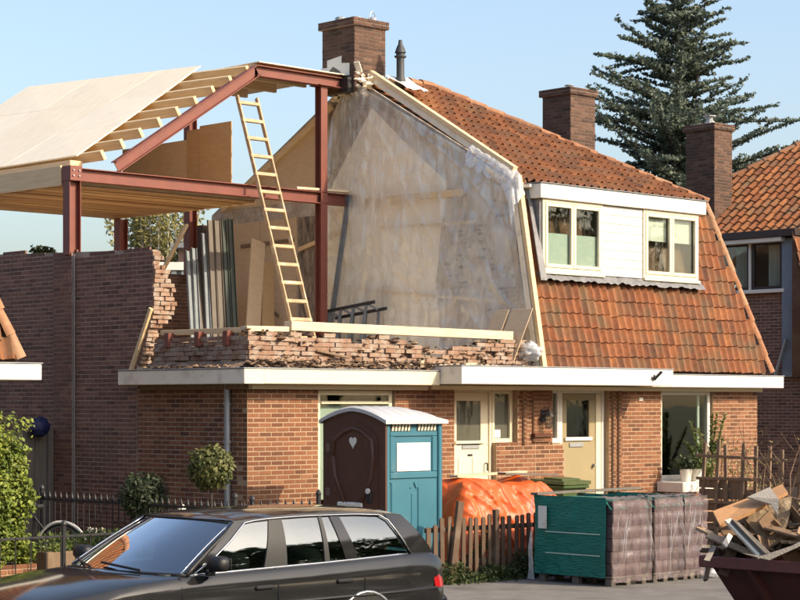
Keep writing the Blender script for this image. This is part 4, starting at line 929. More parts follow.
def broadleaf(name, base, H, cr_, n, s, m, label, trunk='bark', z0=.35, group=None, up=False):
    base = Vector(base); t = root(name, base, label, 'tree', group); wd = MB(); lf = MB()
    wd.tube([base, base+Vector((.05, .02, H*.3)), base+Vector((0, .05, H*.62)), base+Vector((.1, 0, H*.9))], [H*.03, H*.022, H*.014, .02], 8)
    cl = []
    for i in range(26):
        a = rr(0, 6.28); e = rr(0, 1); zz = H*(z0+(1-z0)*e*.92); q = cr_*math.sqrt(max(.05, 1-(2*e-1)**2*.8))*rr(.4, 1)
        p = base+Vector((math.cos(a)*q, math.sin(a)*q, zz)); cl.append((p, cr_*rr(.28, .45)))
        wd.tube([base+Vector((0, 0, zz*.6)), (base+Vector((0, 0, zz*.75))).lerp(p, .5), p], [H*.010, H*.006, .01], 5)
    for i in range(n):
        p, r = random.choice(cl); d = Vector((random.gauss(0, 1), random.gauss(0, 1), random.gauss(0, .8))).normalized()*r*R()**.45
        leaf(lf, p+d, s*rr(.6, 1.2), random.betavariate(2, 2))
    wd.build('trunk', M[trunk], t, smooth=True); lf.build('crown', M[m], t); return t
# willow with upright shoots, background left
wb = at(160, 404+4400/66, 66); wb.z = 0
wt = root('willow_tree', wb, 'yellow-green willow with upright pale branches seen under the timber deck', 'tree'); wd = MB(); lf = MB()
wd.tube([wb, wb+Vector((0, 0, 2.5))], [.35, .3], 8)
for i in range(34):
    o = rr(-1.1, 1.1); e = rx*o*1.25 + ry*rr(-.8, .8); tp = wb+e*rr(.9, 1.35)+Vector((0, 0, rr(7.5, 10.5))); md = wb+e*.55+Vector((0, 0, 4.5))
    wd.tube([wb+Vector((0, 0, 2.3)), md, tp], [.10, .055, .012], 5)
    for k in range(260):
        f = rr(.1, 1); c = md.lerp(tp, f)+Vector((rr(-.22, .22), rr(-.22, .22), rr(-.2, .2))); leaf(lf, c, rr(.06, .13), R(), None, .4)
wd.build('trunk', M['bark_pale'], wt, smooth=True); lf.build('crown', M['willow'], wt)
# trees on the far side of the street: the car and window glass mirrors them
for i, (x, y, h) in enumerate([(-3, -25.5, 8.2), (2.5, -25, 8.8), (8, -26, 9.2), (13.5, -25.5, 8.6), (19.5, -26.5, 9.2), (26, -27, 9), (33, -28, 9.5), (41, -29, 9.5)]):
    broadleaf('street_tree', (x, y, 0), h, h*.40, 4200, .24, 'weed', 'leafy street tree across the road behind the viewpoint, %s from the left' % ['first', 'second', 'third', 'fourth', 'fifth', 'sixth', 'seventh', 'eighth'][i], group='street trees across the road')
# ------------------------------------------------------------------ garden things, left
def iron_fence(name, p0, p1, ztop, zrail, zlow, step, label, posts=(), ph=.1, spike=.05, gz=0):
    p0 = Vector((p0[0], p0[1], 0)); p1 = Vector((p1[0], p1[1], 0)); t = root(name, (p0+p1)/2, label, 'fence', 'black iron garden fences'); L = (p1-p0).length; d = (p1-p0)/L; n = int(L/step)
    ang = math.atan2(d.y, d.x)
    for z in (zrail, zlow): MB().beam(p0+Vector((0, 0, z)), p1+Vector((0, 0, z)), .022, .03).build('rail', M['black'], t)
    bm_ = MB(); bm_.tube([(0, 0, zlow-.08), (0, 0, ztop-.03)], .008, 5); bm_.tube([(0, 0, ztop-.05), (0, 0, ztop-.015), (0, 0, ztop+spike)], [.009, .02, .002], 6)
    me = bm_.mesh('bar', M['black'])
    for i in range(n+1):
        inst('bar', me, Matrix.Translation(p0+d*(L*(i+.5)/(n+1))), t)
    for s in posts:
        q = p0+d*s; b = MB(); b.tube([q, q+Vector((0, 0, ztop+ph))], .028, 8); b.lathe([(.018, 0), (.032, .015), (.034, .035), (.024, .06), (.006, .08)], q+Vector((0, 0, ztop+ph-.01)), 10); b.build('post', M['black'], t)
    return t
iron_fence('iron_fence', (-7.0, -.7), (-2.25, -.7), .68, .66, .16, .21, 'low black iron fence across the side passage in front of the hedge', posts=(.4, 3.65, 4.7), ph=.10, spike=.0)
iron_fence('iron_fence', (-2.2, -2.74), (-2.2, 4.2), 1.04, .99, .18, .125, 'black iron fence with spikes running back along the side garden', posts=(0, 2.0, 4.2), ph=.06)
iron_fence('iron_fence', (-2.55, -2.80), (-1.2, -2.80), 1.06, .98, .18, .125, 'spiked black iron fence before the sunlit brick wall, left of the toilet', posts=(.05, 1.3), ph=.08)
def leafball(name, c, r, n, s, m, label, cat='shrub', stem=None, pot=None, group=None, sq=1.0):
    c = Vector(c); t = root(name, (c.x, c.y, 0), label, cat, group); lf = MB(); cr0 = MB()
    for i in range(n):
        d = Vector((random.gauss(0, 1), random.gauss(0, 1), random.gauss(0, 1))).normalized(); k = 1+.20*noise.noise(d*2.2+c)+.16*noise.noise(d*5.5+c)
        q = d*r*k*(R()**.22); q.z *= sq; leaf(lf, c+q, s*rr(.6, 1.3), min(1, max(0, random.betavariate(2, 2)+.1*d.z)), d)
    wd = MB(); z0 = 0 if pot is None else pot
    wd.tube([(c.x, c.y, z0-.05), (c.x+.012, c.y, (z0+c.z)/2), (c.x, c.y, c.z)], [.022, .018, .012], 6)
    for i in range(14):
        d = Vector((rr(-1, 1), rr(-1, 1), rr(-.3, 1))).normalized(); wd.tube([c-Vector((0, 0, r*.5)), c+d*r*.8], [.009, .003], 4)
    wd.build('stem', M['bark'], t); lf.build('foliage', M[m], t)
    if pot: MB().lathe([(.10, 0), (.14, pot), (.15, pot), (.15, pot+.03), (.13, pot+.03), (.12, pot-.02)], (c.x, c.y, 0), 14).build('pot', M['wood_old'], t)
    return t
leafball('topiary_ball', at(143, 497, 24.2), .30, 2600, .028, 'box_leaf', 'dark green clipped ball shrub behind the car', pot=.35)
leafball('topiary_standard', at(210, 468, 24.0), .275, 2000, .034, 'laurel', 'yellow-green clipped ball tree on a thin stem beside the downpipe', pot=.35)
# hedge in brick planter
hg = root('hedge', (-4.6, -.05, 0), 'bright yellow-green leafy hedge in a brick planter at the left edge', 'hedge'); lf = MB(); wd = MB()
for i in range(22000):
    f = R(); x0, x1, y0, y1, z0, z1 = -5.7, -3.62, -.42, .36, .35, 2.06
    p = Vector((rr(x0, x1), rr(y0, y1), rr(z0, z1))); k = random.choice('xyzyx')
    if k == 'x': p.x = x1+rr(-.12, .04); 
    elif k == 'y': p.y = y0+rr(-.05, .12)
    elif k == 'z': p.z = z1+rr(-.12, .05)
    p.x += .09*noise.noise(Vector((p.z*2.2, p.y*3, 1))) ; p.y += .20*noise.noise(Vector((p.x*2.8, p.z*3.2, 5))); p.z += .12*noise.noise(Vector((p.x*2.5, p.y*2, 8)))
    if p.z > 1.98-.55*max(0, p.x+4.1)**1.3/.4**.3 and R() < .92: continue
    leaf(lf, p, rr(.016, .036), min(1, max(0, random.betavariate(2, 2)+.45*noise.noise(p*4.2))), Vector((.2, -.6, .5)), .6)
for i in range(30): x = rr(-5.6, -3.75); wd.tube([(x, rr(-.3, .3), .3), (x+rr(-.1, .1), rr(-.3, .3), 1.9)], [.014, .005], 4)
wd.build('stems', M['bark'], hg); lf.build('foliage', M['hedge'], hg)
pb_ = MB().box(-5.8, -.46, 0, -3.56, .42, .33).build('planter', M['mortar'], hg)
pbr = brick_run('v', -.467, -5.8, -3.56, 0, .35); place_bricks(pbr, BR, pb_, 40, pb_, M['brick'])
# gate, blue bag, bicycle, planter
gt = root('wooden_gate', (-1.0, 4.4, 0), 'tall grey weathered board gate in the shaded side passage', 'gate')
for k in range(9):
    x = -1.90+k*.195; MB().cbox(x, 4.4, .05, x+.188, 4.425, 1.80+rr(-.02, .03), .004).build('board', M['wood_grey'], gt)
MB().cbox(-.14, 4.36, 0, -.05, 4.46, 1.86, .006).build('gate_post', M['wood_grey'], gt)
M['bluebag'] = mat('blue_bag', (.008, .014, .075), .6, (.005, .009, .045), 6, bump=.2, bscale=8)
o = clump(at(39, 427, 28.9), (.16, .10, .14), amp=.45).build('blue_bag', M['bluebag'], None, smooth=True); tag(o, 'dark blue plastic bag on top of the grey gate', 'bag')
bk = root('bicycle', (-2.6, 1.2, 0), 'bicycle with white mudguard and red rear light half hidden by the hedge', 'bicycle')
rd = Vector((-.42, .90, 0)).normalized(); rw_ = Vector((-2.38, .75, .36)); fw_ = rw_+rd*1.06
def ring(mb, c, r, t, dirv, n=28, a0=0, a1=2*math.pi, m=6):
    mb.tube([c+dirv*(math.cos(a0+(a1-a0)*i/n)*r)+Vector((0, 0, math.sin(a0+(a1-a0)*i/n)*r)) for i in range(n+1)], t, m, cap=False)
for c in (rw_, fw_):
    b = MB(); ring(b, c, .335, .02, rd); wh = b.build('tyre', M['rubber'], bk, smooth=True)
    b = MB(); ring(b, c, .31, .010, rd)
    for i in range(14): a = math.pi*2*i/14; b.tube([c, c+rd*(math.cos(a)*.31)+Vector((0, 0, math.sin(a)*.31))], .0022, 3)
    b.build('spokes', M['zinc'], bk)
    b = MB(); ring(b, c, .365, .022, rd, 16, math.radians(30 if c is rw_ else 40), math.radians(190 if c is rw_ else 160)); b.build('mudguard', M['white'] if c is rw_ else M['black'], bk, smooth=True)
st_ = rw_+rd*.40+Vector((0, 0, .42)); hd = fw_-rd*.12+Vector((0, 0, .50)); bb_ = rw_+rd*.44-Vector((0, 0, .06))
b = MB(); 
for (p, q) in ((rw_, bb_), (rw_, st_), (st_, bb_), (bb_, hd), (st_, hd), (hd, fw_)): b.tube([p, q], .014, 6)
b.build('frame', M['black'], bk)
b = MB(); b.tube([hd, hd+Vector((0, 0, .18)), hd+Vector((0, 0, .2))-rd*.1+rd.cross(Vector((0, 0, 1)))*.28], .012, 6); b.tube([hd+Vector((0, 0, .2)), hd+Vector((0, 0, .2))-rd*.1-rd.cross(Vector((0, 0, 1)))*.28], .012, 6); b.build('handlebar', M['zinc'], bk)
MB().cbox(-.12, -.08, 0, .14, .08, .06, .03, None, Matrix.Translation(st_+Vector((0, 0, .1))) @ Matrix.Rotation(math.atan2(rd.y, rd.x), 4, 'Z')).build('saddle', M['rubber'], bk)
M['redlamp'] = mat('red_lens', (.35, .012, .012), .25)
b = MB(); q = rw_-rd*.36+Vector((0, 0, .10)); b.cbox(-.03, -.035, -.05, .03, .035, .05, .012, None, Matrix.Translation(q)); b.build('rear_light', M['redlamp'], bk)
fb = root('flower_trough', (-2.9, 0.2, 0), 'low wooden flower trough with green plants and pale flowers behind the fence', 'planter')
MB().cbox(-3.1, .0, .1, -1.5, .35, .42, .01).build('trough', M['wood_old'], fb); lf = MB(); fl = MB()
for i in range(1300):
    c = Vector((rr(-3.1, -1.5), rr(0, .35), .42+R()**1.6*.22)); leaf(lf, c, rr(.02, .04), R())
lf.build('plants', M['potleaf'], fb)
for i in range(70):
    c = at(random.choice([92, 97, 101])+rr(-4, 4), 531+rr(-3, 3), 24.9); leaf(fl, c, rr(.012, .026), 1, None, .9)
fl.build('flowers', M['white'], fb)
q = at(181, 509, 23.9); o = root('white_flower', (q.x, q.y, 0), 'small white blossom on a stem beside the dark ball shrub above the car roof', 'flower')
clump(q, (.05, .045, .05), 14, 9).build('blossom', M['white'], o, smooth=True); MB().tube([(q.x, q.y, 0), (q.x+.02, q.y, .5), q], .008, 5).build('stem', M['bark'], o)
b = MB()
for i in range(240): c = at(rr(30, 54), 253-abs(random.gauss(0, 3)), 29.9); leaf(b, c, rr(.02, .05), R())
tag(b.build('wall_weeds', M['box_leaf']), 'small tuft of weeds growing on top of the dark gable wall', 'weeds')
# ================================================================== PORTABLE TOILET
PT = root('portable_toilet', (.6, -1.93, 0), 'blue and brown portable toilet with white roof before the house', 'portable toilet')
M['toilet_blue'] = mat('blue_plastic', (.045, .155, .21), .42, (.038, .135, .185), 2, bump=.01, bscale=8, stain=(.085, .17, .20), stscale=3, stlo=.58, sthi=.8)
M['toilet_brown'] = mat('brown_plastic', (.10, .046, .032), .42, (.08, .037, .026), 3, bump=.01, bscale=8, stain=(.13, .075, .058), stscale=4, stlo=.6, sthi=.82)
M['roof_plastic'] = mat('white_roof_plastic', (.50, .50, .50), .5, (.43, .43, .44), 4)
M['hinge'] = mat('hinge_plate', (.16, .11, .10), .5)
u0, u1, v0, v1, ze = .12, 1.10, -2.50, -1.37, 1.99
MB().cbox(u0+.03, v0+.03, .08, u1-.03, v1-.03, ze-.02, .02).build('body', M['toilet_blue'], PT)
sk = MB(); sk.cbox(u0-.02, v0+.02, 0, u1+.02, v0+.14, .08); sk.cbox(u0-.02, v1-.14, 0, u1+.02, v1-.02, .08); sk.build('skid', M['black'], PT)
bs = MB(); 
for (a, c) in ((u0, v0), (u1-.07, v0), (u0, v1-.07), (u1-.07, v1-.07)): bs.cbox(a, c, .08, a+.07, c+.07, ze, .012)
bs.build('corner_post', M['toilet_blue'], PT)
# sunlit side: framed panel, sign, vents, relief
sp = MB(); s = v0+.012
sp.cbox(u0+.08, s-.0, 1.28, u1-.08, s+.03, 1.36, .01); sp.cbox(u0+.08, s, 1.80, u1-.08, s+.03, 1.86, .01); sp.cbox(u0+.08, s, 1.36, u0+.17, s+.03, 1.80, .01); sp.cbox(u1-.17, s, 1.36, u1-.08, s+.03, 1.80, .01)
sp.cbox(u0+.10, s+.002, .12, u0+.42, s+.03, 1.24, .02); sp.cbox(u1-.42, s+.002, .12, u1-.10, s+.03, 1.24, .02); sp.cbox(u0+.45, s+.008, .12, u1-.45, s+.03, 1.10, .012)
sp.prism([(u0+.08, s+.004, 1.24), (u0+.49, s+.004, 1.24), (u0+.45, s+.004, 1.16), (u0+.12, s+.004, 1.22)], (0, .02, 0)); sp.prism([(u1-.08, s+.004, 1.24), (u1-.49, s+.004, 1.24), (u1-.45, s+.004, 1.16), (u1-.12, s+.004, 1.22)], (0, .02, 0))
sp.build('side_relief', M['toilet_blue'], PT)
MB().cbox(u0+.20, s+.004, 1.37, u1-.20, s+.028, 1.72, .004).build('blank_sign', M['white'], PT)
for a in (u0+.10, u0+.55):
    vt = MB().box(a, s+.012, 1.865, a+.34, s+.028, 1.975).build('vent', M['black'], PT)
    for k in range(6):
        x = a+.01+k*.055; MB().prism([(x, s+.004, 1.87), (x+.03, s+.004, 1.87), (x+.055, s+.004, 1.97), (x+.025, s+.004, 1.97)], (0, .01, 0)).build('vent_slat', M['cream'], vt)
# door face
f = u0-.012; fd = f-.022
dr = MB(); dr.prism([(f-.004, v0-.004, .08), (f-.004, v1+.004, .08), (f-.004, v1+.004, ze), (f-.004, (v0+v1)/2, ze+.13), (f-.004, v0-.004, ze)], (.03, 0, 0)); dr.build('front_frame', M['toilet_brown'], PT)
dp_ = [(v0+.13, .12), (v1-.13, .12), (v1-.13, 1.76), (v1-.24, 1.88), ((v0+v1)/2+.05, 1.98), ((v0+v1)/2-.05, 1.98), (v0+.24, 1.88), (v0+.13, 1.76)]
door = MB().prism([(fd+.006, a, z) for a, z in dp_], (.03, 0, 0)).build('door', M['toilet_brown'], PT)
cv = (v0+v1)/2; r1 = MB()
def rib(pts, w=.055): r1.tube([(fd+.004, a, z) for a, z in pts], w*.5, 6)
rib([(cv+.36, 1.55), (cv+.34, 1.75), (cv+.16, 1.86), (cv, 1.90), (cv-.16, 1.86), (cv-.34, 1.75), (cv-.36, 1.55), (cv-.33, 1.3), (cv-.14, .95)]); rib([(cv+.36, 1.55), (cv+.33, 1.3), (cv+.14, .95)]); rib([(cv-.10, 1.0), (cv-.10, .2)]); rib([(cv+.10, 1.0), (cv+.10, .2)])
r1.build('door_relief', M['toilet_brown'], door, smooth=True)
hp = []
for i in range(24):
    t = 2*math.pi*i/24; hx = 16*math.sin(t)**3; hz = 13*math.cos(t)-5*math.cos(2*t)-2*math.cos(3*t)-math.cos(4*t); hp.append((fd, cv-hx*.0042, 1.73+hz*.0050))
MB().prism(hp, (.01, 0, 0)).build('heart_cutout', M['white'], door)
MB().cbox(fd-.014, v0+.22, .98, fd+.008, v0+.32, 1.14, .01).build('lock', M['black'], door); MB().tube([(fd-.032, v0+.27, 1.13), (fd-.01, v0+.27, 1.13)], .034, 14).build('lock_disc', M['white'], door)
npz = MB().cbox(fd-.03, cv-.19, .83, fd+.008, cv+.27, .985, .03).build('paper_roll_tray', M['white'], door)
for q in (-.1, -.04, .05, .14): MB().cbox(fd-.034, cv+q, .845, fd-.028, cv+q+.035, .90+.03*abs(q), .003).build('tray_slot', M['black'], door)
for z in (.4, 1.05, 1.6): MB().cbox(f-.02, v1-.13, z, f+.0, v1-.06, z+.10, .004).build('hinge', M['hinge'], PT)
def roofz(s, t):
    a = 2*s-1; c = 2*t-1
    return ze + .155*(1-abs(c)**1.7)*(1-.55*max(0, a)**2.2) + .01
def roofp(s, t):
    return (u0-.05+(u1-u0+.10)*s, v0-.05+(v1-v0+.10)*t, roofz(s, t) + (.022 if (int(s*24+.5) % 4 == 1 and .06 < t < .94) else 0))
b = MB(); n = 24; b.grid(roofp, n, n)
edge = [roofp(i/n, 0) for i in range(n)] + [roofp(1, i/n) for i in range(n)] + [roofp(1-i/n, 1) for i in range(n)] + [roofp(0, 1-i/n) for i in range(n)]
ne = len(edge); b.add(edge + [(p[0], p[1], p[2]-.045) for p in edge], [((i+1) % ne, i, i+ne, (i+1) % ne+ne) for i in range(ne)])
b.build('roof', M['roof_plastic'], PT, smooth=True, sharp=40)
# ================================================================== PICKET FENCE, TARP, BIN
PF = root('picket_fence', (1.7, -2.9, 0), 'low brown picket fence with a leaning stake before the orange tarpaulin', 'fence')
x = .42
while x < 3.02:
    h = .80 + rr(-.025, .03) - (.10 if x < .55 else 0); w_ = .062 if x > .9 else .07; tl_ = rr(-.02, .02)
    b = MB(); b.prism([(x-w_/2, 0, .03), (x+w_/2, 0, .03), (x+w_/2+tl_, 0, h-.015), (x+tl_+w_*.2, 0, h), (x+tl_-w_*.2, 0, h), (x-w_/2+tl_, 0, h-.015)], (0, .02, 0)); b.v = [(p[0], p[1]-2.93-.02*x, p[2]) for p in b.v]
    b.build('picket', M['picket'], PF); x += .118
for z in (.25, .66): MB().beam((.40, -2.885, z), (3.03, -2.94, z-.01), .03, .06).build('rail', M['picket'], PF)
MB().beam((.72, -3.02, 0), (.92, -2.98, 1.0), .10, .05, (0, 1, 0)).build('leaning_stake', M['picket'], PF)
MB().beam((1.55, -2.99, 0), (1.55, -2.99, .88), .075, .06, (0, 1, 0)).build('post', M['picket'], PF)
MB().beam((3.05, -3.0, 0), (3.05, -3.0, .92), .06, .06, (0, 1, 0)).build('post', M['wood_grey'], PF)
M['tarp'] = mat('orange_tarpaulin', (.56, .105, .018), .45, (.48, .082, .015), 2.5, bump=.05, bscale=10)
def sm(a, b, x): t = min(1, max(0, (x-a)/(b-a))); return t*t*(3-2*t)
def tarp(s, t):
    u = 1.12 + s*2.72; v = -2.72 + t*1.6
    ridge = 1.17 + .04*noise.noise(Vector((u*1.2, v, 0))) + .03*math.sin(u*4.1)
    e = min(sm(1.12, 1.75, u)**.6, sm(3.86, 3.15, u)**.6) * min(sm(-2.74, -2.22, v)**.55, sm(-1.08, -1.5, v)**.6)
    z = .02 + ridge*e
    f = .11*abs(noise.noise(Vector((u*3.2 + z*.9, z*.5, 2.2)))) + .02*noise.noise(Vector((u*7-z*1.5, z*1.2, 7))) + .008*noise.noise(Vector((u*14+z*9, z*7+v*4, 1))) + .035*(1-abs(noise.noise(Vector((u*5.5+z*3.2, z*2.0, 8)))))**6 + .02*(1-abs(noise.noise(Vector((u*3.5-z*7, z*3.0+u, 3)))))**8
    return (u, v - f*1.3, max(.015, z + .07*(noise.noise(Vector((u*2.2, v*3, 3)))+abs(noise.noise(Vector((u*3.5+v*3, v*2, 6)))) - .3)*e))
b = MB(); b.grid(tarp, 200, 120)
tag(b.build('tarpaulin', M['tarp'], None, smooth=True), 'bright orange tarpaulin draped over a heap behind the picket fence', 'tarpaulin')
for i, (p, q, l) in enumerate([((1.75, -2.05, 1.265), (3.3, -1.85, 1.285), 'pale weathered plank lying on top of the orange tarpaulin'), ((2.55, -2.15, 1.285), (3.75, -2.02, 1.235), 'grey plank sagging over the right end of the orange tarpaulin')]):
    o = MB().beam(p, q, .14, .03).build('plank', M['ply_pale'] if i == 0 else M['wood_grey']); tag(o, l, 'plank', 'planks on the tarpaulin')
M['bin_green'] = mat('green_bin_plastic', (.05, .085, .025), .5, (.04, .07, .022), 3); M['bin_lid'] = mat('bin_lid_plastic', (.075, .10, .035), .45)
BN = root('wheelie_bin', (5.2, -.85, 0), 'green wheelie bin with flat lid by the beige door', 'bin')
b = MB(); bx0 = [(4.95, -1.12), (5.45, -1.12), (5.45, -.58), (4.95, -.58)]; cx_, cy_ = 5.2, -.85
vs = [(cx_+(x-cx_)*.82, cy_+(y-cy_)*.82, .06) for x, y in bx0] + [(x, y, 1.02) for x, y in bx0]
b.add(vs, [(3, 2, 1, 0), (0, 1, 5, 4), (1, 2, 6, 5), (2, 3, 7, 6), (3, 0, 4, 7)]); b.build('body', M['bin_green'], BN)
MB().cbox(4.92, -1.16, .98, 5.48, -.54, 1.03, .012).build('rim', M['bin_green'], BN)
b = MB(); b.prism([(4.90, -1.17, 1.035), (5.50, -1.17, 1.035), (5.50, -.52, 1.06), (4.90, -.52, 1.06)], (0, 0, .05)); b.prism([(5.0, -1.05, 1.086), (5.40, -1.05, 1.086), (5.40, -.7, 1.105), (5.0, -.7, 1.105)], (0, 0, .03)); b.build('lid', M['bin_lid'], BN)
MB().tube([(4.98, -.50, 1.05), (5.42, -.50, 1.05)], .018, 8).build('handle', M['bin_green'], BN)
for x in (4.99, 5.41): MB().tube([(x-.025, -.60, .10), (x+.025, -.60, .10)], .10, 14).build('wheel', M['rubber'], BN)
# ================================================================== PALLETS OF WRAPPED TILES
M['teal'] = mat('teal_wrap', (.010, .18, .14), .28, (.008, .14, .11), 2.5, bump=.3, bscale=5, bstretch=(6, 2, 9))
M['stack'] = mat('stacked_tile', None, .75, tones=[(.062, .042, .042), (.085, .057, .056), (.11, .072, .07)], scale=20, var=.25, bump=.04)
labs = ['front pallet of wrapped tiles with teal plastic on its left side', 'middle pallet of shrink-wrapped brown tiles', 'rear pallet of shrink-wrapped tiles next to the rubble skip']
for i, (a, c) in enumerate([(1.80, 2.52), (2.60, 3.14), (3.20, 3.62)]):
    p = root('tile_pallet', ((a+c)/2, -4.05, 0), labs[i], 'pallet', 'pallets of wrapped tiles'); v0_, v1_ = -4.67, -3.42
    for k in range(5): y = v0_+.02+k*.275; MB().cbox(a+.01, y, .10, c-.01, y+.12, .122, .003).build('deck_board', M['wood_grey'], p)
    for x in (a+.03, (a+c)/2-.04, c-.11):
        for y in (v0_+.04, -4.1, v1_-.14): MB().cbox(x, y, .0, x+.08, y+.10, .099, .004).build('block', M['wood_grey'], p)
    z = .125
    for k in range(6):
        h = .150; n = 5; W = (c-a-.06)/n
        for j in range(n):
            x = a+.03+j*W; dv = rr(-.012, .012); MB().cbox(x+.002, v0_+.035+dv, z, x+W-.002, v1_-.035, z+h-.003, .008, tone=R()).build('tile_block', M['stack'], p)
        z += h
    tb = MB()
    def side(s, t): 
        y = v0_+.10+s*(v1_-v0_-.10); zz = .10+t*.97; return (a+.0-.022*abs(noise.noise(Vector((y*2.5, zz*4.5, i))))-.02*noise.noise(Vector((y*7, zz*2, 3+i))), y, zz)
    tb.grid(side, 40, 40, flip=True)
    tb.grid(lambda s, t: (a+s*(c-a), v0_+.10+t*(v1_-v0_-.10), 1.035+.03*noise.noise(Vector((s*4+a, t*6, 2)))), 20, 30)
    tb.grid(lambda s, t: (a+s*(c-a), v0_+.02+.02*noise.noise(Vector((s*5+a, t*3, 2)))+t*.10, 1.03-.10*(1-t)+.02*noise.noise(Vector((s*9+a, 2, 2)))), 16, 6)
    tb.build('teal_wrap', M['teal'], p, smooth=True)
    fm = MB()
    def fr_(s, t):
        x = a-.012+s*(c-a+.024); zz = .05+t*1.0; bulge = .012*math.cos((zz-.2)/.15*2*math.pi)
        return (x, v0_-.012-.045*abs(noise.noise(Vector((x*4+zz*1.2, zz*1.6, 5+i))))-bulge*.5-.012*noise.noise(Vector((x*14, zz*5, 1))), zz + .02*noise.noise(Vector((x*12, 0, 4)))*(1-t))
    fm.grid(fr_, 40, 50, flip=False)
    fm.grid(lambda s, t: (a+s*(c-a), v0_-.0+t*.35, 1.052+.035*abs(noise.noise(Vector((s*6+a, t*8, 12))))), 20, 14)
    fm.build('clear_film', M['film_pack'], p, smooth=True)
    cr2 = MB()
    for k in range(7):
        x = rr(a+.05, c-.05); sl_ = rr(-.35, .35); L_ = rr(.2, .8); z_ = rr(.75, 1.04)
        cr2.tube([(min(c, max(a, x+sl_*L_*j/8+.02*noise.noise(Vector((x*9, j*.7, k))))), v0_-.045-.012*R(), max(.1, z_-L_*j/8)) for j in range(9)], [.0008+.0022*math.sin(math.pi*(j+.5)/9) for j in range(9)], 4)
    cr2.build('film_crease', M['film_clump'], p)
    if i == 0:
        MB().box(a-.030, -3.64, .66, a-.026, -3.50, .94).build('paper_label', M['white'], p)
        for zz in (.36, .62): MB().box(a-.034, -4.5, zz, a-.029, -3.62, zz+.012).build('strap', M['frost'], p)
        fl_ = MB(); fl_.grid(lambda s, t: (a+.0-.04*math.sin(t*3)-.02*s, v1_+.01+.06*noise.noise(Vector((t*4, s, 1)))*s+.10*s*(1-t)**2, .02+t*1.06), 6, 24); fl_.build('loose_film', M['film_clump'], p, smooth=True)
o = MB().beam((1.74, -3.46, 1.085), (3.75, -3.48, 1.10), .12, .03).build('plank', M['wood_grey']); tag(o, 'long grey plank lying across the tops of the wrapped pallets', 'plank')
o = clump((3.85, -4.75, .10), (.25, .12, .10)).build('plastic_scrap', M['film_clump'], None, smooth=True); tag(o, 'crumpled clear plastic on the pavement between the pallets and the skip', 'plastic scrap')
# ================================================================== SKIP WITH RUBBLE
M['skip'] = mat('skip_paint', (.20, .068, .055), .5, (.145, .052, .044), 4, bump=.03, bscale=20, stain=(.10, .06, .045), stscale=4)
SK = root('rubble_skip', (.3, -9.4, -.13), 'dark red steel skip at the lower right corner', 'skip')
U0, U1, V0, V1, ZT = -1.40, 2.0, -10.6, -8.5, .75
b = MB(); t = .03
top_r = [(U0, V0), (U1, V0), (U1, V1), (U0, V1)]; bot = [(U0+.75, V0+.1), (U1-.75, V0+.1), (U1-.75, V1-.1), (U0+.75, V1-.1)]
vs = [(x, y, ZT) for x, y in top_r] + [(x, y, -.11) for x, y in bot] + [(x+(t if x < 0 else -t), y+(t if y < -9.5 else -t), ZT) for x, y in top_r] + [(x, y, .0) for x, y in bot]
b.add(vs, [(0, 4, 5, 1)[::-1], (1, 5, 6, 2)[::-1], (2, 6, 7, 3)[::-1], (3, 7, 4, 0)[::-1], (7, 6, 5, 4)[::-1], (8, 9, 13, 12)[::-1], (9, 10, 14, 13)[::-1], (10, 11, 15, 14)[::-1], (11, 8, 12, 15)[::-1], (12, 13, 14, 15), (0, 1, 9, 8), (1, 2, 10, 9), (2, 3, 11, 10), (3, 0, 8, 11)])
b.build('shell', M['skip'], SK)
b = MB(); b.cbox(U0-.05, V0-.05, ZT-.10, U0+.0, V1+.05, ZT+.012, .01); b.cbox(U1, V0-.05, ZT-.10, U1+.05, V1+.05, ZT+.012, .01); b.cbox(U0, V0-.05, ZT-.10, U1, V0, ZT+.012, .01); b.cbox(U0, V1, ZT-.10, U1, V1+.05, ZT+.012, .01); b.build('rim', M['skip'], SK)
for y in (V1-.5, V1-1.2, V0+.4):
    b = MB(); b.beam((U0+.02, y, ZT-.08), (U0+.70, y+.0, -.06), .08, .05, (0, 1, 0)); b.build('stiffener', M['skip'], SK)
# heap of splinters and rubble
def hz(u, v):
    a = (u-U0)/(U1-U0); c = (v-V0)/(V1-V0)
    return ZT - .06 + .50*math.sin(math.pi*min(1, max(0, a*.9+.12)))*math.sin(math.pi*min(1, max(0, c*.8+.14))) + .10*noise.noise(Vector((u*3, v*3, 1)))
b = MB(); b.grid(lambda s, t_: (U0+.05+s*(U1-U0-.1), V0+.05+t_*(V1-V0-.1), hz(U0+.05+s*(U1-U0-.1), V0+.05+t_*(V1-V0-.1))), 40, 30)
for i in range(1100):
    u, v = rr(U0+.08, .9), rr(-10.2, V1-.03); z = hz(u, v)+rr(-.02, .08); d = Vector((rr(-1, 1), rr(-1, 1), rr(-.5, .6))).normalized(); L = rr(.04, .18) if R() < .65 else rr(.22, .55)
    b.beam(Vector((u, v, z))-d*L*.5, Vector((u, v, z))+d*L*.5, rr(.015, .09), rr(.008, .028), tone=R()**1.3)
for i in range(70):
    u, v = rr(U0-.02, -.3), rr(-10.0, V1+.04); z = hz(max(u, U0+.1), min(v, V1-.05))+rr(.0, .16); d = Vector((rr(-.6, .6), rr(-1, 1), rr(-.75, .5))).normalized(); L = rr(.3, .75)
    b.beam(Vector((u, v, z))-d*L*.5, Vector((u, v, z))+d*L*.5, rr(.05, .17), rr(.012, .03), up=(rr(-1, 1), rr(-1, 1), rr(.2, 1)), tone=rr(.25, 1))
tag(b.build('rubble_heap', M['rub']), 'heap of splintered wood and rubble filling the skip', 'rubble', kind='stuff')
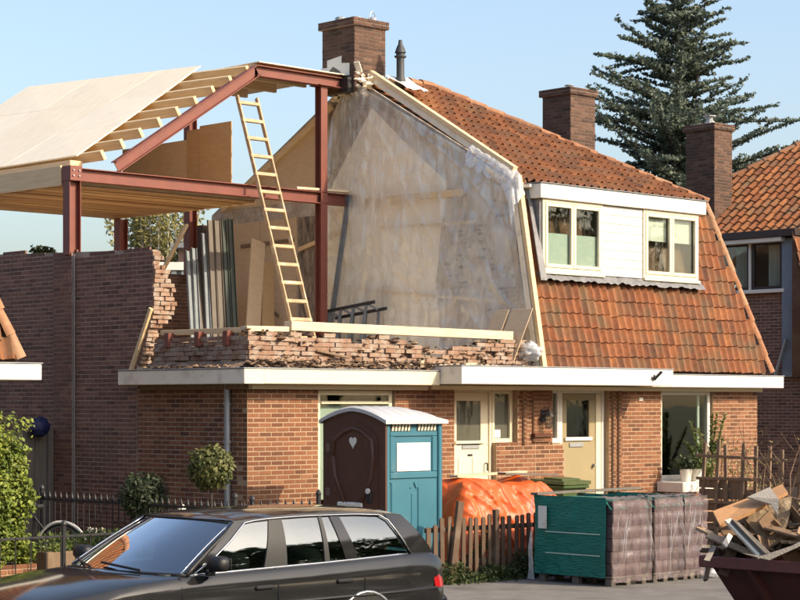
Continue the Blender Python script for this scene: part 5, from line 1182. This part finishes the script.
def slab(name, pts, Y0s, th, m, label, cat):
    P = [at(x, y, Y-.42) for (x, y), Y in zip(pts, Y0s)]; n = (P[1]-P[0]).cross(P[2]-P[0]).normalized()
    o = MB().prism(P, n*th).build(name, M[m]); return tag(o, label, cat, 'large pieces lying in the skip')
M['ply_or'] = mat('orange_board', (.46, .25, .115), .7, (.38, .20, .09), 3, stretch=(4, 4, 4), bump=.03)
M['insul'] = mat('stained_board', (.30, .22, .13), .9, (.17, .115, .07), 6, bump=.3, bscale=14, stain=(.44, .36, .24), stscale=6)
M['paper'] = mat('torn_felt', (.38, .34, .29), .8, (.25, .22, .19), 6, bump=.1)
slab('broken_board', [(712, 511), (752, 496), (766, 504), (719, 525)], [19.0, 19.2, 19.0, 18.8], .035, 'ply_or', 'orange-brown broken board at the top left of the skip heap', 'board')
slab('broken_board', [(764, 492), (781, 484), (787, 492), (770, 500)], [19.3, 19.4, 19.2, 19.1], .03, 'ply_or', 'small orange board end at the very top of the skip heap', 'board')
slab('torn_sheet', [(746, 497), (769, 487), (778, 499), (777, 515), (770, 504)], [19.0, 19.1, 18.9, 18.8, 18.9], .012, 'paper', 'grey torn sheet hanging over the boards in the skip', 'sheet')
slab('stained_slab', [(738, 510), (775, 498), (791, 497), (789, 515), (781, 541), (768, 548), (752, 529)], [19.15, 19.2, 19.2, 19.0, 18.9, 18.9, 19.0], .06, 'insul', 'large stained tan slab standing in the middle of the skip heap', 'slab')
slab('window_frame', [(724, 520), (730, 518), (764, 551), (757, 556)], [18.75, 18.75, 18.45, 18.45], .05, 'white_dirty', 'dirty white length of old window frame sliding down the heap', 'frame')
slab('window_frame', [(731, 519), (738, 522), (770, 553), (764, 553)], [18.7, 18.7, 18.4, 18.4], .04, 'wood_grey', 'dark wooden rail beside the white frame in the skip', 'frame')
slab('broken_board', [(722, 543), (728, 533), (732, 536), (726, 547)], [18.7, 18.8, 18.8, 18.7], .02, 'white_dirty', 'short white board end at the left of the skip heap', 'board')
slab('broken_board', [(703, 560), (711, 545), (716, 546), (709, 561)], [19.0, 19.1, 19.1, 19.0], .02, 'paper', 'grey slat poking out at the far left of the skip', 'board')
slab('broken_board', [(741, 553), (760, 556), (790, 546), (800, 541), (799, 546), (768, 560)], [18.4]*6, .02, 'paper', 'pale slats lying along the skip rim', 'board')
# ================================================================== TRELLIS, PLANTS, TWIGS
TL_ = root('trellis_fence', (7.3, -3, 0), 'weathered leaning wooden trellis between the house and the skip', 'trellis')
for k in range(13):
    v = -1.78-k*.24; lean = rr(-.10, .05); top_ = 1.66+rr(-.07, .10)-k*.012
    MB().beam((7.3+rr(-.02, .02), v, .0), (7.3+rr(-.05, .05), v+lean, top_), .055, .035, (1, 0, 0)).build('upright', M['wood_old'], TL_)
for k, z in enumerate((.35, .78, 1.12, 1.42)):
    MB().beam((7.27, -1.72, z+rr(-.03, .05)), (7.27, -4.7, z-.06+rr(-.04, .04)), .025, .045).build('crossbar', M['wood_old'], TL_)
for k in range(6):
    z = .18+k*.17; MB().beam((7.34, -1.72, z), (7.34, -2.7+rr(-.1, .1), z+rr(-.03, .03)), .02, .15).build('board', M['wood_old'], TL_)
def twigs(name, c, n, h, sp, m, label, cat, lm=None, ln=0, ls=.03):
    c = Vector(c); t = root(name, c, label, cat); w_ = MB(); l_ = MB()
    for i in range(n):
        p = c.copy(); d = Vector((rr(-1, 1)*sp, rr(-1, 1)*sp, 1)).normalized(); pts = [p.copy()]; L = h*rr(.6, 1.05)
        for j in range(6):
            d = (d+Vector((rr(-.25, .25), rr(-.25, .25), rr(-.15, .12)))).normalized(); p = p+d*L/6; pts.append(p.copy())
            if j > 1:
                for q in range(2): e = (d+Vector((rr(-1, 1), rr(-1, 1), rr(-.3, .8)))).normalized(); w_.tube([p, p+e*L*.12, p+e*L*.2+Vector((0, 0, .02))], [.004, .003, .0015], 3)
            if j > 0:
                for q in range(ln): leaf(l_, p+Vector((rr(-1, 1), rr(-1, 1), rr(-1, 1)))*h*.09, ls*rr(.6, 1.3), R(), None, .4)
        w_.tube(pts, [.010*(1-.8*j/7)*h for j in range(7)], 4)
    w_.build('branches', M[m], t)
    if ln: l_.build('leaves', M[lm], t)
    return t
q = at(786, 490, 27.5); twigs('bare_shrub', (q.x, q.y, 0), 9, 1.9, .30, 'twig', 'bare brown shrub at the right edge before the dark brick wall', 'shrub', 'willow', 1, .02)
q = at(732, 500, 31.3); twigs('leafy_shrub', (q.x, q.y, .0), 16, 1.7, .35, 'twig', 'small yellow-green shrub against the brick wall right of the window', 'shrub', 'willow', 11, .035)
LG = MB().cbox(8.45, -.55, .80, 9.55, -.02, .96, .01).build('window_ledge', M['white'], None); tag(LG, 'white plant ledge under the right ground floor window', 'ledge')
for i, (x, l) in enumerate([(8.78, 'left white pot with a green plant on the window ledge'), (9.05, 'right white pot with a green plant on the window ledge')]):
    pt = root('flower_pot', (x, -.35, .96), l, 'flower pot', 'pots on the window ledge')
    MB().lathe([(.075, 0), (.10, .19), (.105, .20), (.09, .20), (.085, .16)], (x, -.35, .962), 14).build('pot', M['white'], pt, smooth=True, sharp=40)
    lf = MB()
    for k in range(420): d = Vector((random.gauss(0, 1), random.gauss(0, 1), abs(random.gauss(.4, .8)))); leaf(lf, Vector((x, -.35, 1.17))+d*.095, rr(.02, .045), R())
    lf.build('leaves', M['box_leaf' if i == 0 else 'potleaf'], pt)
def spikeplant(c, n, h, label):
    c = Vector(c); t = root('upright_plant', c, label, 'plant'); w_ = MB(); l_ = MB()
    for i in range(n):
        e = Vector((rr(-.5, .5), rr(-.4, .4), 1)).normalized()*h*rr(.55, 1); w_.tube([c, c+e], [.012, .003], 4)
        for k in range(260):
            f = R()**1.4*.95+.05; l_.add
            d = Vector((rr(-1, 1), rr(-1, 1), rr(0, 1.2))).normalized(); p = c+e*f; s = rr(.05, .11)*(1.1-f*.4); sd = d.cross(Vector((rr(-1, 1), rr(-1, 1), .3))).normalized()*.012
            l_.add([p-sd, p+sd, p+d*s], [(0, 1, 2)], R())
    w_.build('stem', M['twig'], t); l_.build('leaves', M['potleaf'], t)
spikeplant((9.35, -.35, .96), 13, 1.12, 'tall feathery green plant standing in front of the right window')
# weeds along the picket fence
b = MB()
for i in range(5200):
    f = R(); u = .55+f*2.5; v = -2.97-.03*f+random.gauss(-.03, .10); h = (.10+.30*max(0, noise.noise(Vector((u*2.2, 0, 5)))+.35))*R()**1.3
    leaf(b, Vector((u, v, .01+h)), rr(.014, .034), R())
for i in range(2600):
    u = rr(1.2, 2.3); v = -2.8+rr(0, .25); h = .62*math.exp(-((u-1.75)/.45)**2)*R(); leaf(b, Vector((u, v+.0, .02+h)), rr(.014, .032), R()*.6)
tag(b.build('weeds', M['weed']), 'green weeds growing along the foot of the picket fence', 'weeds', kind='stuff')
# ================================================================== ESTATE CAR
M['paint'] = mat('car_paint', (.016, .016, .0165), .09, (.012, .0122, .0128), 3, metal=.0, coat=.0, spec=.5)
M['screen'] = glass_mat('windscreen_glass', tint=(.45, .58, .60), refl=4.4, wav=.02)
M['chrome'] = mat('chrome_trim', (.75, .75, .74), .18, metal=1)
M['trim'] = mat('black_trim', (.015, .015, .016), .5)
M['seat'] = mat('car_interior', (.05, .048, .045), .9)
M['amber'] = mat('amber_lens', (.55, .20, .02), .2); M['redlens'] = mat('tail_lens', (.34, .008, .010), .15, coat=.6); M['rim'] = mat('alloy', (.42, .42, .43), .35, metal=.9)
CR = root('estate_car', (-5.97, -6.45, -.13), 'dark estate car parked at the kerb, front to the left', 'car')
CO = Vector((-8.33, -6.45, -.13))
def W(s, w_, z): return CO + Vector((s, w_, z))
def lut(T, x):
    if x <= T[0][0]: return T[0][1]
    for (a, p), (c, q) in zip(T, T[1:]):
        if x <= c: t = (x-a)/(c-a); t = t*t*(3-2*t)*.35+t*.65; return p+(q-p)*t
    return T[-1][1]
HW = [(0, .62), (.06, .72), (.25, .80), (.8, .85), (1.4, .868), (3.7, .868), (4.3, .85), (4.6, .81), (4.68, .77), (4.72, .70)]
ZB = [(0, .60), (.06, .70), (.25, .765), (.6, .825), (1.2, .90), (1.7, .935), (3.0, .955), (4.3, .985), (4.55, .975), (4.68, .93), (4.72, .82)]
ST = [0, .03, .06, .12, .25, .42, .6, .8, 1.0, 1.2, 1.4, 1.55, 1.75, 2.0, 2.3, 2.6, 3.0, 3.4, 3.8, 4.1, 4.3, 4.45, 4.55, 4.62, 4.68, 4.72]
def hood(s): return .055 if s < 1.3 else .055*max(0, (1.75-s)/.45)
def section(s):
    h, zb = lut(HW, s), lut(ZB, s); k = hood(s); lo = .24 if .3 < s < 4.4 else .30
    P = [(.90, lo), (.975, lo+.07), (1.0, .50), (1.003, .645), (.990, .665), (.985, .80 if zb > .86 else zb-.07), (.962, zb-.045), (.93, zb-.012), (.885, zb), (.70, zb+k*.45), (.40, zb+k*.8), (0, zb+k)]
    P = [(a, min(z, zb+k)) for a, z in P]
    return [(-a*h, z) for a, z in P] + [(a*h, z) for a, z in reversed(P[:-1])]
b = MB(); n = len(section(1)); 
for s in ST: b.v += [tuple(W(s, w_, z)) for w_, z in section(s)]
for i in range(len(ST)-1):
    for j in range(n-1): b.f.append((i*n+j, (i+1)*n+j, (i+1)*n+j+1, i*n+j+1)); b.t.append(0)
b.f.append(tuple(range(n))); b.t.append(0); b.f.append(tuple(reversed(range((len(ST)-1)*n, len(ST)*n)))); b.t.append(0)
for i in range(len(ST)-1): b.f.append((i*n, i*n+n-1, (i+1)*n+n-1, (i+1)*n)); b.t.append(0)
body = b.build('body', M['paint'], CR, smooth=True, sharp=32)
ZR = [(2.1, 1.355), (2.35, 1.392), (2.7, 1.414), (3.1, 1.42), (3.6, 1.414), (4.0, 1.398), (4.22, 1.378)]
RW = .635
def roofc(a, t):
    e = 2*t-1; sf = 2.14+.20*e*e; se = 4.23-.04*e*e; s = sf+(se-sf)*a
    z = lut(ZR, s) - .048*abs(e)**2.4; return W(s, e*(RW+.012), z)
b = MB(); b.grid(roofc, 28, 18); rf_ = b.build('roof', M['paint'], CR, smooth=True)
def side(s, t, sg, out=0):
    zb = lut(ZB, s)-.004; zr = lut(ZR, max(2.2, min(4.2, s)))-.046
    wb, wr = lut(HW, s)*.885, RW+.01; bulge = .022*math.sin(math.pi*t)
    return W(s, sg*(wb+(wr-wb)*t+bulge+out), zb+(zr-zb)*t)
def spoly(name, pts, sg, m, out, th=.012, sub=5):
    """a panel between two edges given as bottom and top pairs, curved with the cabin side"""
    (s0, t0), (s1, t1), (s2, t2), (s3, t3) = pts; b = MB()
    f = lambda a, c, o: side((s0+(s1-s0)*a)*(1-c)+(s3+(s2-s3)*a)*c, (t0+(t1-t0)*a)*(1-c)+(t3+(t2-t3)*a)*c, sg, o)
    b.grid(lambda a, c: f(a, c, out), 3, sub, flip=sg > 0); b.grid(lambda a, c: f(a, c, out-th), 3, sub, flip=sg < 0)
    for (a0, c0, a1, c1) in ((0, 0, 1, 0), (1, 0, 1, 1), (1, 1, 0, 1), (0, 1, 0, 0)):
        for k in range(sub):
            p = [(a0+(a1-a0)*q, c0+(c1-c0)*q) for q in (k/sub, (k+1)/sub)]
            b.add([f(*p[0], out), f(*p[1], out), f(*p[1], out-th), f(*p[0], out-th)], [(0, 1, 2, 3)])
    return b.build(name, M[m], CR, smooth=True, sharp=40)
for sg in (-1, 1):
    for q in ([(1.80, .02), (2.53, .02), (2.68, .95), (2.42, .95)], [(2.79, .02), (3.22, .02), (3.24, .95), (2.82, .95)], [(3.28, .02), (3.47, .02), (3.36, .95), (3.275, .95)], [(3.62, .02), (4.27, .02), (4.03, .95), (3.47, .95)]):
        spoly('side_window', q, sg, 'carglass', -.004, .003)
    spoly('b_pillar', [(2.53, -.01), (2.79, -.01), (2.82, 1), (2.68, 1)], sg, 'trim', .004)
    spoly('divider', [(3.22, -.01), (3.28, -.01), (3.275, 1), (3.24, 1)], sg, 'trim', .004)
    spoly('c_pillar', [(3.47, -.01), (3.62, -.01), (3.47, 1), (3.36, 1)], sg, 'paint', .004)
    spoly('d_pillar', [(4.27, -.01), (4.60, -.01), (4.24, 1), (4.03, 1)], sg, 'paint', .006, .03)
    spoly('a_pillar', [(1.66, -.01), (1.80, -.01), (2.42, 1), (2.30, 1)], sg, 'paint', .006, .03)
    spoly('window_header', [(2.34, .94), (4.12, .94), (4.2, 1.02), (2.28, 1.02)], sg, 'trim', .003, sub=12)
    b = MB(); b.tube([side(1.72+i*.125, .0, sg, .012) for i in range(21)], .009, 6); b.build('belt_trim', M['chrome'], CR, smooth=True)
    b = MB(); b.tube([side(4.27, 0, sg, .014), side(4.19, .32, sg, .014), side(4.11, .62, sg, .014), side(4.05, .84, sg, .014), side(3.96, .955, sg, .014)] + [side(3.7-i*.15, .965, sg, .012) for i in range(9)] + [side(2.40, .95, sg, .014), side(2.2, .64, sg, .016), side(2.0, .32, sg, .016), side(1.76, .0, sg, .014)], .008, 6); b.build('window_trim', M['chrome'], CR, smooth=True)
    b = MB(); b.tube([W(s, sg*lut(HW, s)*1.006, .655) for s in (.9, 1.6, 2.4, 3.2, 3.9, 4.55)], .016, 6); b.build('side_moulding', M['trim'], CR, smooth=True)
    for s in (2.36, 3.28):
        h = lut(HW, s); b = MB(); b.cbox(s, sg*h-.012, .775, s+.19, sg*h+.018, .81, .012); b.v = [tuple(CO+Vector(p)) for p in b.v]; b.build('door_handle', M['trim'], CR)
    for (a, c) in ((1.60, 1.66), (2.62, 2.66), (3.62, 3.42)):
        b = MB(); h = lambda s, f: sg*lut(HW, s)*f
        b.tube([W(a, h(a, .925), .945), W(a, h(a, .987), .80), W(a-.005, h(a, 1.005), .62), W(c, h(c, .985), .32)], .006, 4); b.build('door_gap', M['trim'], CR)
    h = lut(HW, 4.62)
    b = MB(); b.grid(lambda x, y: W(4.52+.195*x, sg*(lut(HW, 4.52+.195*x)*(1.004-.045*y)+.006), .66+.17*y), 8, 4, flip=sg > 0); b.build('tail_light', M['redlens'], CR, smooth=True)
    b = MB(); b.grid(lambda x, y: W(4.54+.165*x, sg*(lut(HW, 4.54+.165*x)*(.959-.02*y)+.008), .83+.075*y), 8, 3, flip=sg > 0); b.build('indicator', M['amber'], CR, smooth=True)
    b = MB(); b.grid(lambda x, y: W(4.728, sg*(.36+.34*x), .66+.20*y), 3, 3, flip=sg < 0); b.build('rear_light', M['redlens'], CR)
    m_ = root; mb = MB(); mb.cbox(1.83, -.10, .965, 1.96, .10, 1.085, .03); mb.v = [tuple(CO+Vector((p[0], sg*.945+p[1], p[2]))) for p in mb.v]; mo = mb.build('door_mirror', M['trim'], CR, smooth=True, sharp=50)
    mb = MB(); mb.cbox(1.84, -.03, .925, 1.92, .03, .972, .01); mb.v = [tuple(CO+Vector((p[0], sg*.86+p[1], p[2]))) for p in mb.v]; mb.build('mirror_foot', M['trim'], mo)
    MB().box(1.961, sg*.945-.085, .98, 1.964, sg*.945+.085, 1.07, None, Matrix.Translation(CO)).build('mirror_glass', M['chrome'], mo)
def ws(a, t):
    e = 2*a-1; s0, s1 = 1.42+.26*e*e, 2.155+.17*e*e; s = s0+(s1-s0)*t
    z0, z1 = .945-.01*e*e, lut(ZR, 2.16)-.006-.04*abs(e)**2.4; w0, w1 = .80, RW
    return W(s, e*(w0+(w1-w0)*t), z0+(z1-z0)*t+.025*math.sin(math.pi*t)*.5)
b = MB(); b.grid(ws, 18, 10, flip=True); b.build('windscreen', M['screen'], CR, smooth=True)
b = MB(); b.tube([ws(i/18, 0) for i in range(19)], .014, 5); b.tube([ws(i/18, 1) for i in range(19)], .010, 5)
for e in (0, 1): b.tube([ws(e, i/8) for i in range(9)], .022, 6)
b.build('windscreen_seal', M['trim'], CR, smooth=True)
for e in (.02, .98): b = MB(); b.tube([ws(e, i/8)+Vector((-.012, 0, .012)) for i in range(9)], .007, 5); b.build('windscreen_trim', M['chrome'], CR, smooth=True)
for (a0, a1) in ((.22, .55), (.60, .93)):
    b = MB(); b.tube([ws(a0, .02)+Vector((-.03, 0, .015)), ws((a0+a1)/2, .06)+Vector((-.03, 0, .02)), ws(a1, .09)+Vector((-.02, 0, .02))], .011, 5); b.build('wiper', M['trim'], CR)
def rg(a, t): e = 2*a-1; s = (4.235-.04*e*e)*(1-t)+(4.62-.05*e*e)*t; return W(s, e*(RW+(.72-RW)*t), (1.368-.04*e*e)*(1-t)+.985*t)
b = MB(); b.grid(lambda a, t: rg(a, .10+.85*t)+Vector((.004, 0, .004)), 10, 6); b.build('rear_window', M['carglass'], CR, smooth=True)
b = MB(); b.grid(rg, 10, 1); b.build('tailgate', M['paint'], CR, smooth=True)
b = MB(); b.cbox(4.62, -.78, .30, 4.76, .78, .58, .04, None, Matrix.Translation(CO)); b.build('rear_bumper', M['paint'], CR); b = MB(); b.cbox(-.05, -.78, .28, .12, .78, .56, .04, None, Matrix.Translation(CO)); b.build('front_bumper', M['paint'], CR)
for e in (-1, 1):
    for k in (.40, .58): b = MB(); b.tube([W(-.012, e*k, .62), W(.06, e*k, .62)], .075, 16); b.build('headlight', M['chrome'], CR)
b = MB(); b.cbox(-.012, -.14, .56, .05, .14, .66, .02, None, Matrix.Translation(CO)); b.build('grille', M['chrome'], CR)
# cabin
b = MB(); b.cbox(1.5, -.74, .62, 1.86, .74, .94, .05, None, Matrix.Translation(CO)); b.build('dashboard', M['seat'], CR)
b = MB(); b.tube([W(2.02, -.36+.19*math.cos(t*math.pi/8), .93+.17*math.sin(t*math.pi/8)) for t in range(17)], .014, 5); b.build('steering_wheel', M['trim'], CR, smooth=True)
for (s, w_) in ((2.45, -.36), (2.45, .36), (3.30, -.34), (3.30, .34)):
    b = MB(); b.cbox(s-.1, w_-.24, .62, s+.12, w_+.24, 1.06, .06, None, Matrix.Translation(CO)); b.build('seat', M['seat'], CR, smooth=True, sharp=50)
    b = MB(); b.cbox(s+.02, w_-.13, 1.09, s+.11, w_+.13, 1.25, .04, None, Matrix.Translation(CO)); b.build('headrest', M['seat'], CR, smooth=True, sharp=50)
for s in (.86, 3.62):
    for sg in (-1, 1):
        y = sg*.765; prof = [(.19, -.10), (.30, -.105), (.318, -.08), (.32, 0), (.318, .08), (.30, .105), (.19, .10)]
        t = MB(); t.lathe(prof, (0, 0, 0), 28); t.v = [tuple(W(s+p[0], y+p[2], .32+p[1])) for p in t.v]; wh = t.build('wheel', M['rubber'], CR, smooth=True, sharp=40)
        t = MB(); t.lathe([(.20, sg*.088), (.19, sg*.112), (.06, sg*.09), (.02, sg*.10)], (0, 0, 0), 20); t.v = [tuple(W(s+p[0], y+p[2], .32+p[1])) for p in t.v]; t.build('rim', M['rim'], wh, smooth=True, sharp=30)
        a = MB(); a.tube([W(s+.36*math.cos(t*math.pi/14), sg*lut(HW, s)*1.0, .32+.36*math.sin(t*math.pi/14)) for t in range(15)], .018, 6); a.build('arch_lip', M['rim' if s > 2 else 'paint'], CR, smooth=True)
        a = MB(); a.prism([W(s+.355*math.cos(t*math.pi/14), sg*(lut(HW, s)*1.003), .32+.355*math.sin(t*math.pi/14)) for t in range(15)], (0, sg*.004, 0)); a.build('wheel_well', M['rubber'], CR)
